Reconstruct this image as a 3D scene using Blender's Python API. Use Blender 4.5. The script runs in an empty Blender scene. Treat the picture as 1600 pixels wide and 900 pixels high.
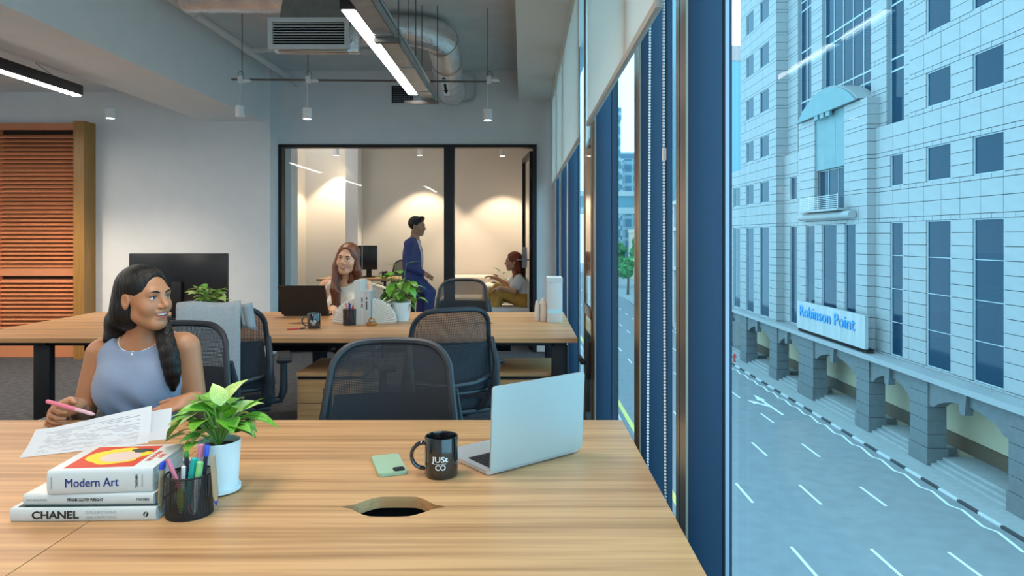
import bpy, bmesh, math, random
import numpy as np
from mathutils import Vector, Matrix
random.seed(7)
SC = bpy.context.scene
COL = SC.collection
PI = math.pi
# ------------------------------------------------------------------ camera, sky, exposure
F, VX, VY, EYE = 1067.0, 816.0, 370.0, 1.31
cam_d = bpy.data.cameras.new('camera'); cam = bpy.data.objects.new('camera', cam_d); COL.objects.link(cam)
cam.location = (0, 0, EYE); cam.rotation_euler = (PI/2, 0, 0)
cam_d.sensor_width = 36; cam_d.lens = 24.0
cam_d.shift_x = -(VX-800)/1600; cam_d.shift_y = -(450-VY)/1600
cam_d.clip_start = 0.05; cam_d.clip_end = 1500
SC.camera = cam
world = bpy.data.worlds.new('overcast_sky'); SC.world = world; world.use_nodes = True
bg = world.node_tree.nodes['Background']; bg.inputs[0].default_value = (0.93, 0.97, 1.0, 1); bg.inputs[1].default_value = 3.2
SC.view_settings.view_transform = 'Standard'; SC.view_settings.look = 'None'
SC.view_settings.gamma = 1; SC.view_settings.use_curve_mapping = False
SC.view_settings.exposure = 0.22
SC.cycles.max_bounces = 10; SC.cycles.transparent_max_bounces = 24
SC.cycles.sample_clamp_indirect = 6
LINEAR_L = 56.0      # radiance of the linear lamps over the desks
LINEAR_SOFT = 10.0    # the dimmed lamp by the cable tray
SPOT_W = 40.0

def pw(x, y, d):      # point of the place seen at pixel x, y at depth d
    return ((x-VX)*d/F, d, EYE-(y-VY)*d/F)

# ------------------------------------------------------------------ materials
MATS = {}
def nmat(name):
    m = bpy.data.materials.new(name); m.use_nodes = True; MATS[name] = m
    return m, m.node_tree, m.node_tree.nodes['Principled BSDF']
def node(nt, t, **kw):
    n = nt.nodes.new(t)
    for k, v in kw.items():
        if k.startswith('i_'):
            key = k[2:]
            n.inputs[int(key) if key.isdigit() else key].default_value = v
        else: setattr(n, k, v)
    return n
def P(name, col, rough=.5, metal=0, noise=0, scale=20, bump=0, bscale=None, spec=None, coat=0, emit=None, estr=0, stretch=(1,1,1), sss=0, trans=0, sheen=0):
    m, nt, b = nmat(name)
    b.inputs['Base Color'].default_value = (*col, 1); b.inputs['Roughness'].default_value = rough; b.inputs['Metallic'].default_value = metal
    if spec is not None: b.inputs['Specular IOR Level'].default_value = spec
    if coat: b.inputs['Coat Weight'].default_value = coat; b.inputs['Coat Roughness'].default_value = .08
    if sss: b.inputs['Subsurface Weight'].default_value = sss; b.inputs['Subsurface Radius'].default_value = (.01,.004,.002); b.inputs['Subsurface Scale'].default_value = 1
    if trans: b.inputs['Transmission Weight'].default_value = trans
    if sheen: b.inputs['Sheen Weight'].default_value = sheen
    if emit: b.inputs['Emission Color'].default_value = (*emit, 1); b.inputs['Emission Strength'].default_value = estr
    if noise or bump:
        tc = node(nt, 'ShaderNodeTexCoord'); mp = node(nt, 'ShaderNodeMapping'); mp.inputs['Scale'].default_value = stretch
        nt.links.new(tc.outputs['Object'], mp.inputs[0])
        n = node(nt, 'ShaderNodeTexNoise', i_Scale=scale, i_Detail=4.0); nt.links.new(mp.outputs[0], n.inputs['Vector'])
        if noise:
            r = node(nt, 'ShaderNodeMix', data_type='RGBA')
            r.inputs['A'].default_value = (*[max(0, c*(1-noise)) for c in col], 1); r.inputs['B'].default_value = (*[min(1, c*(1+noise)) for c in col], 1)
            rm = node(nt, 'ShaderNodeMapRange'); rm.inputs[1].default_value = .3; rm.inputs[2].default_value = .7
            nt.links.new(n.outputs[0], rm.inputs[0]); nt.links.new(rm.outputs[0], r.inputs['Factor']); nt.links.new(r.outputs['Result'], b.inputs['Base Color'])
        if bump:
            n2 = n
            if bscale:
                n2 = node(nt, 'ShaderNodeTexNoise', i_Scale=bscale, i_Detail=3.0); nt.links.new(mp.outputs[0], n2.inputs['Vector'])
            bp = node(nt, 'ShaderNodeBump', i_Strength=bump, i_Distance=.01); nt.links.new(n2.outputs[0], bp.inputs['Height']); nt.links.new(bp.outputs[0], b.inputs['Normal'])
    return m
def wood(name, dark, light, axis=0, sc=1.0, rough=.42):
    m, nt, b = nmat(name)
    tc = node(nt, 'ShaderNodeTexCoord'); mp = node(nt, 'ShaderNodeMapping')
    s = [62*sc]*3; s[axis] = 1.5*sc; mp.inputs['Scale'].default_value = s
    geo = node(nt, 'ShaderNodeNewGeometry'); nt.links.new(geo.outputs['Position'], mp.inputs[0])
    n = node(nt, 'ShaderNodeTexNoise', i_Scale=1.0, i_Detail=5.0, i_Roughness=.6, i_Distortion=.3); nt.links.new(mp.outputs[0], n.inputs['Vector'])
    mp2 = node(nt, 'ShaderNodeMapping'); s2 = [15*sc]*3; s2[axis] = .55*sc; mp2.inputs['Scale'].default_value = s2; nt.links.new(geo.outputs['Position'], mp2.inputs[0])
    n2 = node(nt, 'ShaderNodeTexNoise', i_Scale=1.0, i_Detail=2.0, i_Distortion=.6); nt.links.new(mp2.outputs[0], n2.inputs['Vector'])
    ad = node(nt, 'ShaderNodeMix', data_type='FLOAT'); ad.inputs['Factor'].default_value = .45
    nt.links.new(n.outputs[0], ad.inputs['A']); nt.links.new(n2.outputs[0], ad.inputs['B'])
    cr = node(nt, 'ShaderNodeValToRGB'); e = cr.color_ramp.elements
    e[0].position = .33; e[0].color = (*dark, 1); e[1].position = .58; e[1].color = (*light, 1)
    nt.links.new(ad.outputs['Result'], cr.inputs[0]); nt.links.new(cr.outputs[0], b.inputs['Base Color']); b.inputs['Roughness'].default_value = rough
    return m
def glass(name, tint, refl=1.0):
    m, nt, b = nmat(name); nt.nodes.remove(b); out = nt.nodes['Material Output']
    tr = node(nt, 'ShaderNodeBsdfTransparent'); tr.inputs[0].default_value = (*tint, 1)
    gl = node(nt, 'ShaderNodeBsdfGlossy'); gl.inputs['Roughness'].default_value = .0; gl.inputs[0].default_value = (1,1,1,1)
    lw = node(nt, 'ShaderNodeLayerWeight', i_Blend=.5); p5 = node(nt, 'ShaderNodeMath', operation='POWER'); p5.inputs[1].default_value = 5.0; nt.links.new(lw.outputs['Facing'], p5.inputs[0])
    fr = node(nt, 'ShaderNodeMath', operation='MULTIPLY_ADD'); fr.inputs[1].default_value = .96; fr.inputs[2].default_value = .04; nt.links.new(p5.outputs[0], fr.inputs[0])
    mu = node(nt, 'ShaderNodeMath', operation='MULTIPLY'); mu.inputs[1].default_value = refl
    mx = node(nt, 'ShaderNodeMixShader'); nt.links.new(fr.outputs[0], mu.inputs[0]); nt.links.new(mu.outputs[0], mx.inputs[0])
    nt.links.new(tr.outputs[0], mx.inputs[1]); nt.links.new(gl.outputs[0], mx.inputs[2]); nt.links.new(mx.outputs[0], out.inputs[0])
    return m
def meshfab(name, col, pitch, hole, axes=(0, 2), rough=.8):
    m, nt, b = nmat(name); out = nt.nodes['Material Output']
    b.inputs['Base Color'].default_value = (*col, 1); b.inputs['Roughness'].default_value = rough
    tc = node(nt, 'ShaderNodeTexCoord'); sp = node(nt, 'ShaderNodeSeparateXYZ'); nt.links.new(tc.outputs['Object'], sp.inputs[0])
    fs = []
    for a in axes:
        d = node(nt, 'ShaderNodeMath', operation='DIVIDE'); d.inputs[1].default_value = pitch; nt.links.new(sp.outputs[a], d.inputs[0])
        f = node(nt, 'ShaderNodeMath', operation='FRACT'); nt.links.new(d.outputs[0], f.inputs[0])
        g = node(nt, 'ShaderNodeMath', operation='LESS_THAN'); g.inputs[1].default_value = hole; nt.links.new(f.outputs[0], g.inputs[0]); fs.append(g)
    mu = node(nt, 'ShaderNodeMath', operation='MULTIPLY'); nt.links.new(fs[0].outputs[0], mu.inputs[0]); nt.links.new(fs[1].outputs[0], mu.inputs[1])
    tr = node(nt, 'ShaderNodeBsdfTransparent'); mx = node(nt, 'ShaderNodeMixShader')
    nt.links.new(mu.outputs[0], mx.inputs[0]); nt.links.new(b.outputs[0], mx.inputs[1]); nt.links.new(tr.outputs[0], mx.inputs[2]); nt.links.new(mx.outputs[0], out.inputs[0])
    return m
def striped(name, base, line, axis, pitch, frac, axis2=None, pitch2=1, frac2=.1, rough=.4, pos=True):
    m, nt, b = nmat(name); b.inputs['Roughness'].default_value = rough
    g0 = node(nt, 'ShaderNodeNewGeometry'); sp = node(nt, 'ShaderNodeSeparateXYZ'); nt.links.new(g0.outputs['Position'], sp.inputs[0])
    last = None
    for a, p_, f_ in ((axis, pitch, frac), (axis2, pitch2, frac2)):
        if a is None: continue
        d = node(nt, 'ShaderNodeMath', operation='DIVIDE'); d.inputs[1].default_value = p_; nt.links.new(sp.outputs[a], d.inputs[0])
        f = node(nt, 'ShaderNodeMath', operation='FRACT'); nt.links.new(d.outputs[0], f.inputs[0])
        g = node(nt, 'ShaderNodeMath', operation='LESS_THAN'); g.inputs[1].default_value = f_; nt.links.new(f.outputs[0], g.inputs[0])
        if last:
            mxx = node(nt, 'ShaderNodeMath', operation='MAXIMUM'); nt.links.new(last.outputs[0], mxx.inputs[0]); nt.links.new(g.outputs[0], mxx.inputs[1]); last = mxx
        else: last = g
    r = node(nt, 'ShaderNodeMix', data_type='RGBA'); r.inputs['A'].default_value = (*base, 1); r.inputs['B'].default_value = (*line, 1)
    nt.links.new(last.outputs[0], r.inputs['Factor']); nt.links.new(r.outputs['Result'], b.inputs['Base Color'])
    return m

P('wall_paint', (.76,.755,.755), .85, noise=.02, scale=6); P('wall_warm', (.74,.68,.60), .85); P('ceiling_paint', (.62,.64,.63), .9, noise=.06, scale=4, bump=.15, bscale=30)
P('beam_paint', (.79,.79,.77), .85, noise=.02, scale=5); P('soffit_paint', (.74,.74,.71), .9)
P('carpet', (.062,.062,.070), .95, noise=.55, scale=16, bump=.6, bscale=160, stretch=(1,3,1))
P('mullion_blue', (.016,.044,.088), .45, .2, spec=.4); P('bronze', (.27,.20,.15), .3, .85); P('gasket', (.012,.014,.02), .6)  # bronze carries the painted brown reflection of the mullion caps
P('alu_grey', (.38,.41,.48), .4, .6); P('black_metal', (.012,.012,.015), .45, .3); P('black_gloss', (.03,.028,.026), .04, .0, spec=1.0, coat=1)
P('blind_rail', (.55,.52,.48), .5, .2); P('bead', (.85,.88,.9), .35)
wood('oak', (.31,.138,.050), (.64,.338,.148), 0); wood('oak_ped', (.35,.172,.068), (.58,.325,.148), 0, 1.2)
P('edge_oak', (.42,.28,.15), .5, noise=.2, scale=10, stretch=(1,8,30))
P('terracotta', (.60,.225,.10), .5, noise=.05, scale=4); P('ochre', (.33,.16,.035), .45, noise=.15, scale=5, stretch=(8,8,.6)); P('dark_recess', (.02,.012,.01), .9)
P('lamp_black', (.018,.016,.017), .4, .2); P('lamp_glow', (1,1,1), .5, emit=(1,.93,.83), estr=LINEAR_L); P('lamp_soft', (1,1,1), .5, emit=(1,.97,.93), estr=LINEAR_SOFT); P('spot_glow', (1,1,1), .5, emit=(1,.93,.83), estr=14)
P('white_metal', (.72,.72,.72), .45); P('galv', (.45,.49,.52), .35, .75, noise=.15, scale=15)
P('foil', (.84,.84,.85), .30, .85, noise=.10, scale=9, bump=1.0, bscale=42); P('foil_tape', (.5,.42,.36), .35, .7, bump=.7, bscale=40); P('pipe_white', (.6,.62,.61), .5); P('plenum', (.21,.21,.185), .8, noise=.1)
P('speckled', (.5,.5,.47), .8, noise=.8, scale=60); P('void', (.003,.003,.004), 1); P('conduit', (.16,.15,.14), .45, .5)
P('chair_black', (.016,.018,.023), .5); P('chair_pad', (.02,.023,.03), .9, noise=.3, scale=120, bump=.3); meshfab('chair_mesh', (.022,.025,.032), .0052, .5); P('chair_frame', (.022,.025,.032), .45)
P('chair_grey', (.32,.33,.33), .8, noise=.1, scale=80)
P('scarf', (.40,.415,.43), .95, noise=.25, scale=260, bump=.5, stretch=(1,1,2)); P('silver', (.50,.54,.53), .38, .35); P('key_black', (.01,.01,.012), .5); P('alu_base', (.60,.60,.62), .35, .5)
P('mug_black', (.008,.008,.009), .12, coat=1); P('print_white', (.85,.85,.84), .6); P('phone_green', (.34,.47,.31), .45); P('lens_black', (.01,.01,.012), .08, coat=1)
P('book_white', (.64,.64,.62), .4); P('book_grey', (.54,.54,.55), .4); P('page', (.72,.72,.70), .9, noise=.2, scale=5, stretch=(1,1,120)); P('print_blue', (.03,.05,.26), .5); P('print_black', (.015,.015,.015), .5); P('print_grey', (.4,.4,.4), .5)
P('cover_red', (.62,.055,.02), .45); P('cover_yellow', (.75,.58,.03), .45); P('cover_pink', (.68,.50,.43), .45); P('cover_dark', (.03,.05,.05), .45); P('cover_photo', (.05,.07,.05), .4, noise=.8, scale=30)
meshfab('cup_mesh', (.012,.012,.014), .0022, .5, (0,2), .5); P('pot_white', (.74,.80,.82), .55); P('soil', (.07,.04,.025), 1, noise=.4, scale=60, bump=.6)
P('leaf', (.13,.36,.025), .38, noise=.45, scale=22, sss=.08); P('leaf_pale', (.42,.55,.16), .4, noise=.4, scale=30); P('leaf_dark', (.06,.20,.025), .4, noise=.4, scale=20); P('stem', (.22,.38,.08), .5)
P('pink', (.72,.19,.28), .35); P('pink_pale', (.75,.45,.5), .3); P('pen_blue', (.03,.07,.5), .35); P('pen_teal', (.01,.38,.33), .35); P('pen_green', (.25,.6,.2), .4); P('pen_lime', (.45,.62,.05), .45); P('kraft', (.46,.31,.18), .8, noise=.1); P('pen_red', (.6,.05,.04), .4); P('pen_dark', (.03,.03,.06), .4)
P('ceramic', (.78,.75,.70), .5); P('gold', (.55,.32,.14), .22, .9); P('screen_black', (.01,.012,.016), .3); P('laptop_black', (.022,.02,.02), .4, .3); P('sofa_cream', (.72,.66,.57), .95, noise=.06, scale=60, bump=.2); P('box_paper', (.62,.59,.57), .7); P('box_label', (.45,.68,.74), .6)
# people
P('skin_a', (.45,.195,.095), .45, sss=.12, noise=.05, scale=12); P('skin_b', (.62,.335,.21), .48, sss=.12); P('skin_c', (.48,.25,.15), .5, sss=.1)
P('hair_black', (.006,.005,.0045), .40, spec=.3, noise=.5, scale=90, bump=.7, stretch=(1,1,.05)); P('hair_brown', (.14,.04,.015), .4, noise=.6, scale=80, bump=.5, stretch=(1,1,.05)); P('hair_red', (.27,.05,.018), .4, noise=.5, scale=80, bump=.5, stretch=(1,1,.05))
P('blouse_blue', (.25,.31,.44), .7, noise=.06, scale=9, bump=.12, bscale=14, sheen=.2); P('top_cream', (.74,.68,.58), .8, bump=.2, scale=60); P('suit_blue', (.045,.065,.23), .8, noise=.15, scale=14, bump=.3, bscale=18); P('shirt_white', (.72,.74,.76), .8, bump=.2, scale=18); P('trouser_ochre', (.50,.28,.06), .85, noise=.2, scale=14, bump=.4, bscale=22); P('trouser_dark', (.03,.03,.04), .8)
P('eye_white', (.8,.78,.75), .15); P('iris', (.02,.01,.006), .1); P('lip', (.45,.10,.085), .35); P('lip_soft', (.42,.13,.10), .35); P('teeth', (.85,.82,.76), .25)
# outside
P('stone', (.30,.30,.302), .6, noise=.05, scale=2.5); P('stone_joint', (.25,.28,.30), .9); P('granite', (.125,.13,.135), .6, noise=.12, scale=3); P('asphalt', (.205,.21,.22), .9, noise=.08, scale=1.2); P('paving', (.30,.305,.305), .9, noise=.08, scale=3); P('marking', (.7,.7,.66), .7); P('marking_yellow', (.70,.58,.15), .7)
P('kerb_black', (.03,.035,.04), .8); P('kerb_white', (.5,.5,.49), .8); P('far_glass', (.008,.036,.066), .06, spec=.17); P('far_frame', (.35,.40,.43), .5); P('teal_panel', (.13,.22,.235), .5, noise=.08, scale=1.5); P('sign_blue', (.02,.24,.62), .4); P('sign_board', (.36,.37,.37), .5, noise=.12, scale=1.2, stretch=(1,2,.3)); P('cream_wall', (.52,.43,.29), .8); P('hydrant_red', (.55,.05,.03), .5); P('rail_metal', (.5,.52,.53), .4, .5)
P('tree_green', (.07,.20,.06), .9, noise=.6, scale=1.5); P('bark', (.12,.08,.05), .9); P('pale_building', (.40,.39,.37), .8); P('tower_top', (.42,.30,.28), .8); P('warm_building', (.55,.42,.33), .8)
striped('tower_teal', (.045,.16,.21), (.16,.30,.35), 2, 2.2, .16, 1, 1.5, .14); striped('tower_blue', (.10,.21,.27), (.30,.40,.44), 2, 3.6, .3, 0, 4.0, .16); striped('tower_grey', (.45,.50,.52), (.12,.20,.25), 2, 3.6, .45)
glass('glass_facade', (.575,.83,.94), .22); glass('glass_clear', (.975,.985,.98), .2)

def translucent(name, col, amt):
    m, nt, b = nmat(name); out = nt.nodes['Material Output']; b.inputs['Base Color'].default_value = (*col, 1); b.inputs['Roughness'].default_value = .9
    tl = node(nt, 'ShaderNodeBsdfTranslucent'); tl.inputs[0].default_value = (*col, 1); mx = node(nt, 'ShaderNodeMixShader'); mx.inputs[0].default_value = amt
    nt.links.new(b.outputs[0], mx.inputs[1]); nt.links.new(tl.outputs[0], mx.inputs[2]); nt.links.new(mx.outputs[0], out.inputs[0])
translucent('blind_fabric', (.88,.86,.81), .45)
# ------------------------------------------------------------------ builders
def link(o, parent=None):
    COL.objects.link(o)
    if parent is not None: o.parent = parent
    return o
def T(name, label, cat, loc=(0,0,0), rz=0, group=None):
    o = bpy.data.objects.new(name, None); o.empty_display_size = .1; COL.objects.link(o)
    o.location = loc; o.rotation_euler = (0, 0, rz); o['label'] = label; o['category'] = cat
    if group: o['group'] = group
    o.matrix_basis = Matrix.Translation(loc) @ Matrix.Rotation(rz, 4, 'Z')
    return o
def tag(o, label=None, cat=None, group=None, kind=None):
    if label: o['label'] = label
    if cat: o['category'] = cat
    if group: o['group'] = group
    if kind: o['kind'] = kind
    return o
def topm(o):
    while o.parent is not None: o = o.parent
    return o.matrix_basis.copy()
class MB:
    def __init__(s): s.bm = bmesh.new()
    def _new(s, vs): return [v for v in s.bm.verts[len(s.bm.verts)-vs:]]
    def box(s, x0, y0, z0, x1, y1, z1, bev=0, seg=2, mat=None):
        b = bmesh.new(); bmesh.ops.create_cube(b, size=1)
        M_ = Matrix.Translation(((x0+x1)/2, (y0+y1)/2, (z0+z1)/2)) @ Matrix.Diagonal((abs(x1-x0), abs(y1-y0), abs(z1-z0), 1))
        b.transform(M_)
        if bev: bmesh.ops.bevel(b, geom=b.edges[:], offset=bev, segments=seg, affect='EDGES', profile=.5)
        return s.add(b, mat)
    def add(s, b, mat=None):
        if mat is not None: b.transform(mat)
        me = bpy.data.meshes.new('tmp'); b.to_mesh(me); b.free(); s.bm.from_mesh(me); bpy.data.meshes.remove(me)
        return s
    def raw(s, vs, fs, mat=None):
        b = bmesh.new(); bv = [b.verts.new(v) for v in vs]
        for f in fs:
            try: b.faces.new([bv[i] for i in f])
            except ValueError: pass
        return s.add(b, mat)
    def cyl(s, a, b, r0, r1=None, n=16):
        return s.tube([a, b], [r0, r0 if r1 is None else r1], n)
    def tube(s, path, r, n=10, closed=False, flat=None):
        pts = [Vector(p) for p in path]; m = len(pts); rs = r if isinstance(r, (list, tuple)) else [r]*m
        vs, fs = [], []; ref = None
        for i, p in enumerate(pts):
            if closed: t = (pts[(i+1) % m]-pts[i-1])
            else: t = (pts[min(i+1, m-1)]-pts[max(i-1, 0)])
            t.normalize()
            if ref is None: ref = t.orthogonal().normalized()
            else: ref = (ref-t*ref.dot(t)); ref = ref.normalized() if ref.length > 1e-6 else t.orthogonal().normalized()
            bn = t.cross(ref)
            for k in range(n):
                a = 2*PI*k/n; o = ref*math.cos(a)+bn*math.sin(a)
                if flat is not None:
                    fa = Vector(flat[0]).normalized(); o = o-fa*o.dot(fa)*(1-flat[1])
                vs.append(p+o*rs[i])
        for i in range(m if closed else m-1):
            for k in range(n):
                j = (i+1) % m
                fs.append((i*n+k, i*n+(k+1) % n, j*n+(k+1) % n, j*n+k))
        if not closed: fs.append(tuple(range(n-1, -1, -1))); fs.append(tuple((m-1)*n+k for k in range(n)))
        return s.raw(vs, fs)
    def lathe(s, prof, c=(0,0,0), n=32, cap0=True, cap1=True):
        vs, fs = [], []; m = len(prof)
        for r, z in prof:
            for k in range(n): a = 2*PI*k/n; vs.append((c[0]+r*math.cos(a), c[1]+r*math.sin(a), c[2]+z))
        for i in range(m-1):
            for k in range(n): fs.append((i*n+k, i*n+(k+1) % n, (i+1)*n+(k+1) % n, (i+1)*n+k))
        if cap0: fs.append(tuple(range(n-1, -1, -1)))
        if cap1: fs.append(tuple((m-1)*n+k for k in range(n)))
        return s.raw(vs, fs)
    def prism(s, poly, z0, z1, mat=None):
        n = len(poly); vs = [(x, y, z0) for x, y in poly]+[(x, y, z1) for x, y in poly]
        fs = [tuple(range(n-1, -1, -1)), tuple(range(n, 2*n))]+[(i, (i+1) % n, n+(i+1) % n, n+i) for i in range(n)]
        return s.raw(vs, fs, mat)
    def ball(s, c, r, sc=(1,1,1), u=16, v=10, mat=None):
        b = bmesh.new(); bmesh.ops.create_uvsphere(b, u_segments=u, v_segments=v, radius=r)
        b.transform(Matrix.Translation(c) @ Matrix.Diagonal((*sc, 1)))
        return s.add(b, mat)
    def done(s, name, mat, parent=None, world=False, smooth=35, kind=None):
        bm = s.bm; bmesh.ops.remove_doubles(bm, verts=bm.verts[:], dist=1e-6); bmesh.ops.recalc_face_normals(bm, faces=bm.faces[:])
        if world and parent is not None: bm.transform(topm(parent).inverted())
        me = bpy.data.meshes.new(name); bm.to_mesh(me); bm.free()
        for m in (mat if isinstance(mat, (list, tuple)) else [mat]): me.materials.append(MATS[m])
        if smooth and len(me.polygons):
            me.polygons.foreach_set('use_smooth', [True]*len(me.polygons)); me.set_sharp_from_angle(angle=math.radians(smooth))
        o = bpy.data.objects.new(name, me); link(o, parent)
        if kind: o['kind'] = kind
        return o
def B(name, mat, dims, parent=None, world=True, bev=0, kind=None):      # one box as an object
    return MB().box(*dims, bev=bev).done(name, mat, parent, world, kind=kind)
def struct(name, mb, mat): return mb.done(name, mat, kind='structure')
def copy_tree(o, parent=None):
    c = o.copy(); COL.objects.link(c); c.parent = parent
    if parent is not None: c.matrix_parent_inverse = o.matrix_parent_inverse
    for ch in list(o.children): copy_tree(ch, c)
    return c
def place(o, loc, rz=0):
    o.location = loc; o.rotation_euler = (0, 0, rz); o.matrix_basis = Matrix.Translation(loc) @ Matrix.Rotation(rz, 4, 'Z')
FONT_CACHE = {}
def text(name, body, size, mat, parent, M_, depth=.0003, bold=0, spacing=1.0, warp=None, align='CENTER', width=None, world=True):
    cu = bpy.data.curves.new('txt', 'FONT'); cu.body = body; cu.size = size; cu.extrude = depth; cu.offset = bold; cu.space_character = spacing
    cu.align_x = align; cu.align_y = 'CENTER'; cu.resolution_u = 3
    o = bpy.data.objects.new('txt', cu); COL.objects.link(o)
    dg = bpy.context.evaluated_depsgraph_get(); me = bpy.data.meshes.new_from_object(o.evaluated_get(dg)); bpy.data.objects.remove(o); bpy.data.curves.remove(cu)
    if width:
        xs = [v.co.x for v in me.vertices]; w = max(xs)-min(xs); k = width/w
        for v in me.vertices: v.co.x *= k
    if warp:
        for v in me.vertices: v.co = Vector(warp(v.co))
    else: me.transform(M_)
    if world and parent is not None: me.transform(topm(parent).inverted())
    me.materials.clear(); me.materials.append(MATS[mat]); me.name = name
    ob = bpy.data.objects.new(name, me); link(ob, parent)
    return ob
def frame3(o, x, y):     # matrix from origin and the in-plane x and y directions
    x = Vector(x).normalized(); y = Vector(y).normalized(); z = x.cross(y)
    return Matrix(((x.x, y.x, z.x, o[0]), (x.y, y.y, z.y, o[1]), (x.z, y.z, z.z, o[2]), (0, 0, 0, 1)))
# ------------------------------------------------------------------ room shell
CZ, GW, LW = 3.2, 7.78, 7.5          # ceiling height, glazed wall, left back wall
def S(name, label, cat, mb, mat): return tag(struct(name, mb, mat), label, cat)
S('floor', 'grey patterned office carpet under all the desks', 'floor', MB().box(-6.6, -2.6, -.1, .5, 11.0, 0), 'carpet')
S('ceiling', 'painted concrete slab ceiling above the pipes and ducts', 'ceiling', MB().box(-2.9, -2.6, CZ, .6, 11.0, CZ+.15), 'ceiling_paint')
S('ceiling_low', 'lower rough ceiling over the louvred door side', 'ceiling', MB().box(-6.6, -2.6, 2.9, -3.45, 8.0, 3.05), 'ceiling_paint')
S('trim_1', 'deep painted concrete beam running towards the back wall', 'beam', MB().box(-3.49, -2.6, 2.575, -2.83, LW, CZ), 'beam_paint')
S('trim_2', 'white bulkhead box along the top of the window side', 'bulkhead', MB().box(-.045, -2.6, 2.86, .56, GW, CZ), 'soffit_paint')
S('wall_left', 'plain painted wall at the far left end of the office', 'wall', MB().box(-6.75, -2.6, 0, -6.6, 8.0, 3.0), 'wall_paint')
S('wall_rear', 'plain painted wall behind the camera', 'wall', MB().box(-6.6, -2.75, 0, .5, -2.6, CZ), 'wall_paint')
S('wall_back_left', 'white painted back wall beside the orange louvred door', 'wall', MB().box(-6.6, LW, 0, -2.77, GW+.12, CZ), 'wall_paint')
ox0, ox1, oz = -2.77, .165, 2.36      # glazed opening
S('wall_back', 'pale wall above and beside the black framed glass partition', 'wall',
  MB().box(-2.77, GW, oz, .5, GW+.12, CZ).box(ox1, GW, 0, .5, GW+.12, oz), 'wall_paint')
S('wall_room_back', 'warm lit rear wall of the glazed meeting room', 'wall', MB().box(-3.6, 10.8, 0, .6, 10.95, CZ), 'wall_warm')
S('wall_room_left', 'side wall of the meeting room at its left corner', 'wall', MB().box(-3.57, GW+.12, 0, -3.42, 10.8, CZ), 'wall_warm')
S('wall_room_right', 'side wall of the meeting room beyond the open door', 'wall', MB().box(.24, GW+.12, 0, .4, 10.8, CZ), 'wall_paint')
S('trim_3', 'slim pale column just behind the left edge of the glass', 'column', MB().box(-2.83, GW+.16, 0, -2.69, GW+.4, CZ), 'wall_paint')
S('trim_4', 'grey pilaster on the meeting room rear wall beside the monitor', 'pilaster', MB().box(-2.72, 10.5, 0, -2.53, 10.8, CZ), 'wall_paint')

# glass partition: panes and black frame
pt = T('window_1', 'black framed glass partition of the meeting room', 'glass partition', (-1.5, GW, 0)); pt['kind'] = 'structure'
def px(x, d=GW): return (x-VX)*d/F
f = .03
B('frame_top', 'black_metal', (ox0, GW-.03, oz-.035, ox1, GW+.09, oz), pt)
B('frame_side', 'black_metal', (ox0, GW-.03, 0, ox0+.04, GW+.09, oz-.035), pt); B('frame_bottom', 'black_metal', (ox0+.04, GW-.03, 0, px(694), GW+.09, .05), pt)
B('frame_post', 'black_metal', (px(694), GW-.03, 0, px(710), GW+.09, oz-.035), pt)
B('frame_side', 'black_metal', (ox1-.045, GW-.03, 0, ox1, GW+.09, oz-.035), pt)
B('pane', 'glass_clear', (ox0+.04, GW+.02, .05, px(565)-.003, GW+.03, oz-.035), pt); B('pane', 'glass_clear', (px(565)+.003, GW+.02, .05, px(694), GW+.03, oz-.035), pt)
B('joint', 'alu_grey', (px(565)-.003, GW+.018, .05, px(565)+.003, GW+.032, oz-.035), pt)
# open door leaf
dr = T('door_1', 'narrow framed glass door standing open at the meeting room', 'door', (.105, GW+.1, 0), math.radians(96)); dr['kind'] = 'structure'
B('stile', 'black_metal', (0, -.02, .01, .055, .02, 2.3), dr, False); B('stile', 'black_metal', (.78, -.02, .01, .84, .02, 2.3), dr, False)
B('rail', 'black_metal', (.055, -.02, 2.24, .78, .02, 2.3), dr, False); B('rail', 'black_metal', (.055, -.02, .01, .78, .02, .09), dr, False)
B('pane', 'glass_clear', (.055, -.004, .09, .78, .004, 2.24), dr, False)
h = MB(); h.box(.70, -.03, .92, .78, .03, 1.18); h.tube([(.74, .02, 1.02), (.74, .09, 1.02), (.60, .09, 1.02)], .01, 8); h.tube([(.74, -.02, 1.02), (.74, -.09, 1.02), (.60, -.09, 1.02)], .01, 8)
tag(h.done('door_handle', 'alu_grey', dr), 'grey lock box with lever handles')
for z in (.5, 1.15, 2.0): MB().cyl((-.012, 0, z), (-.012, 0, z+.1), .012, n=10).done('hinge', 'black_metal', dr)

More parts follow.
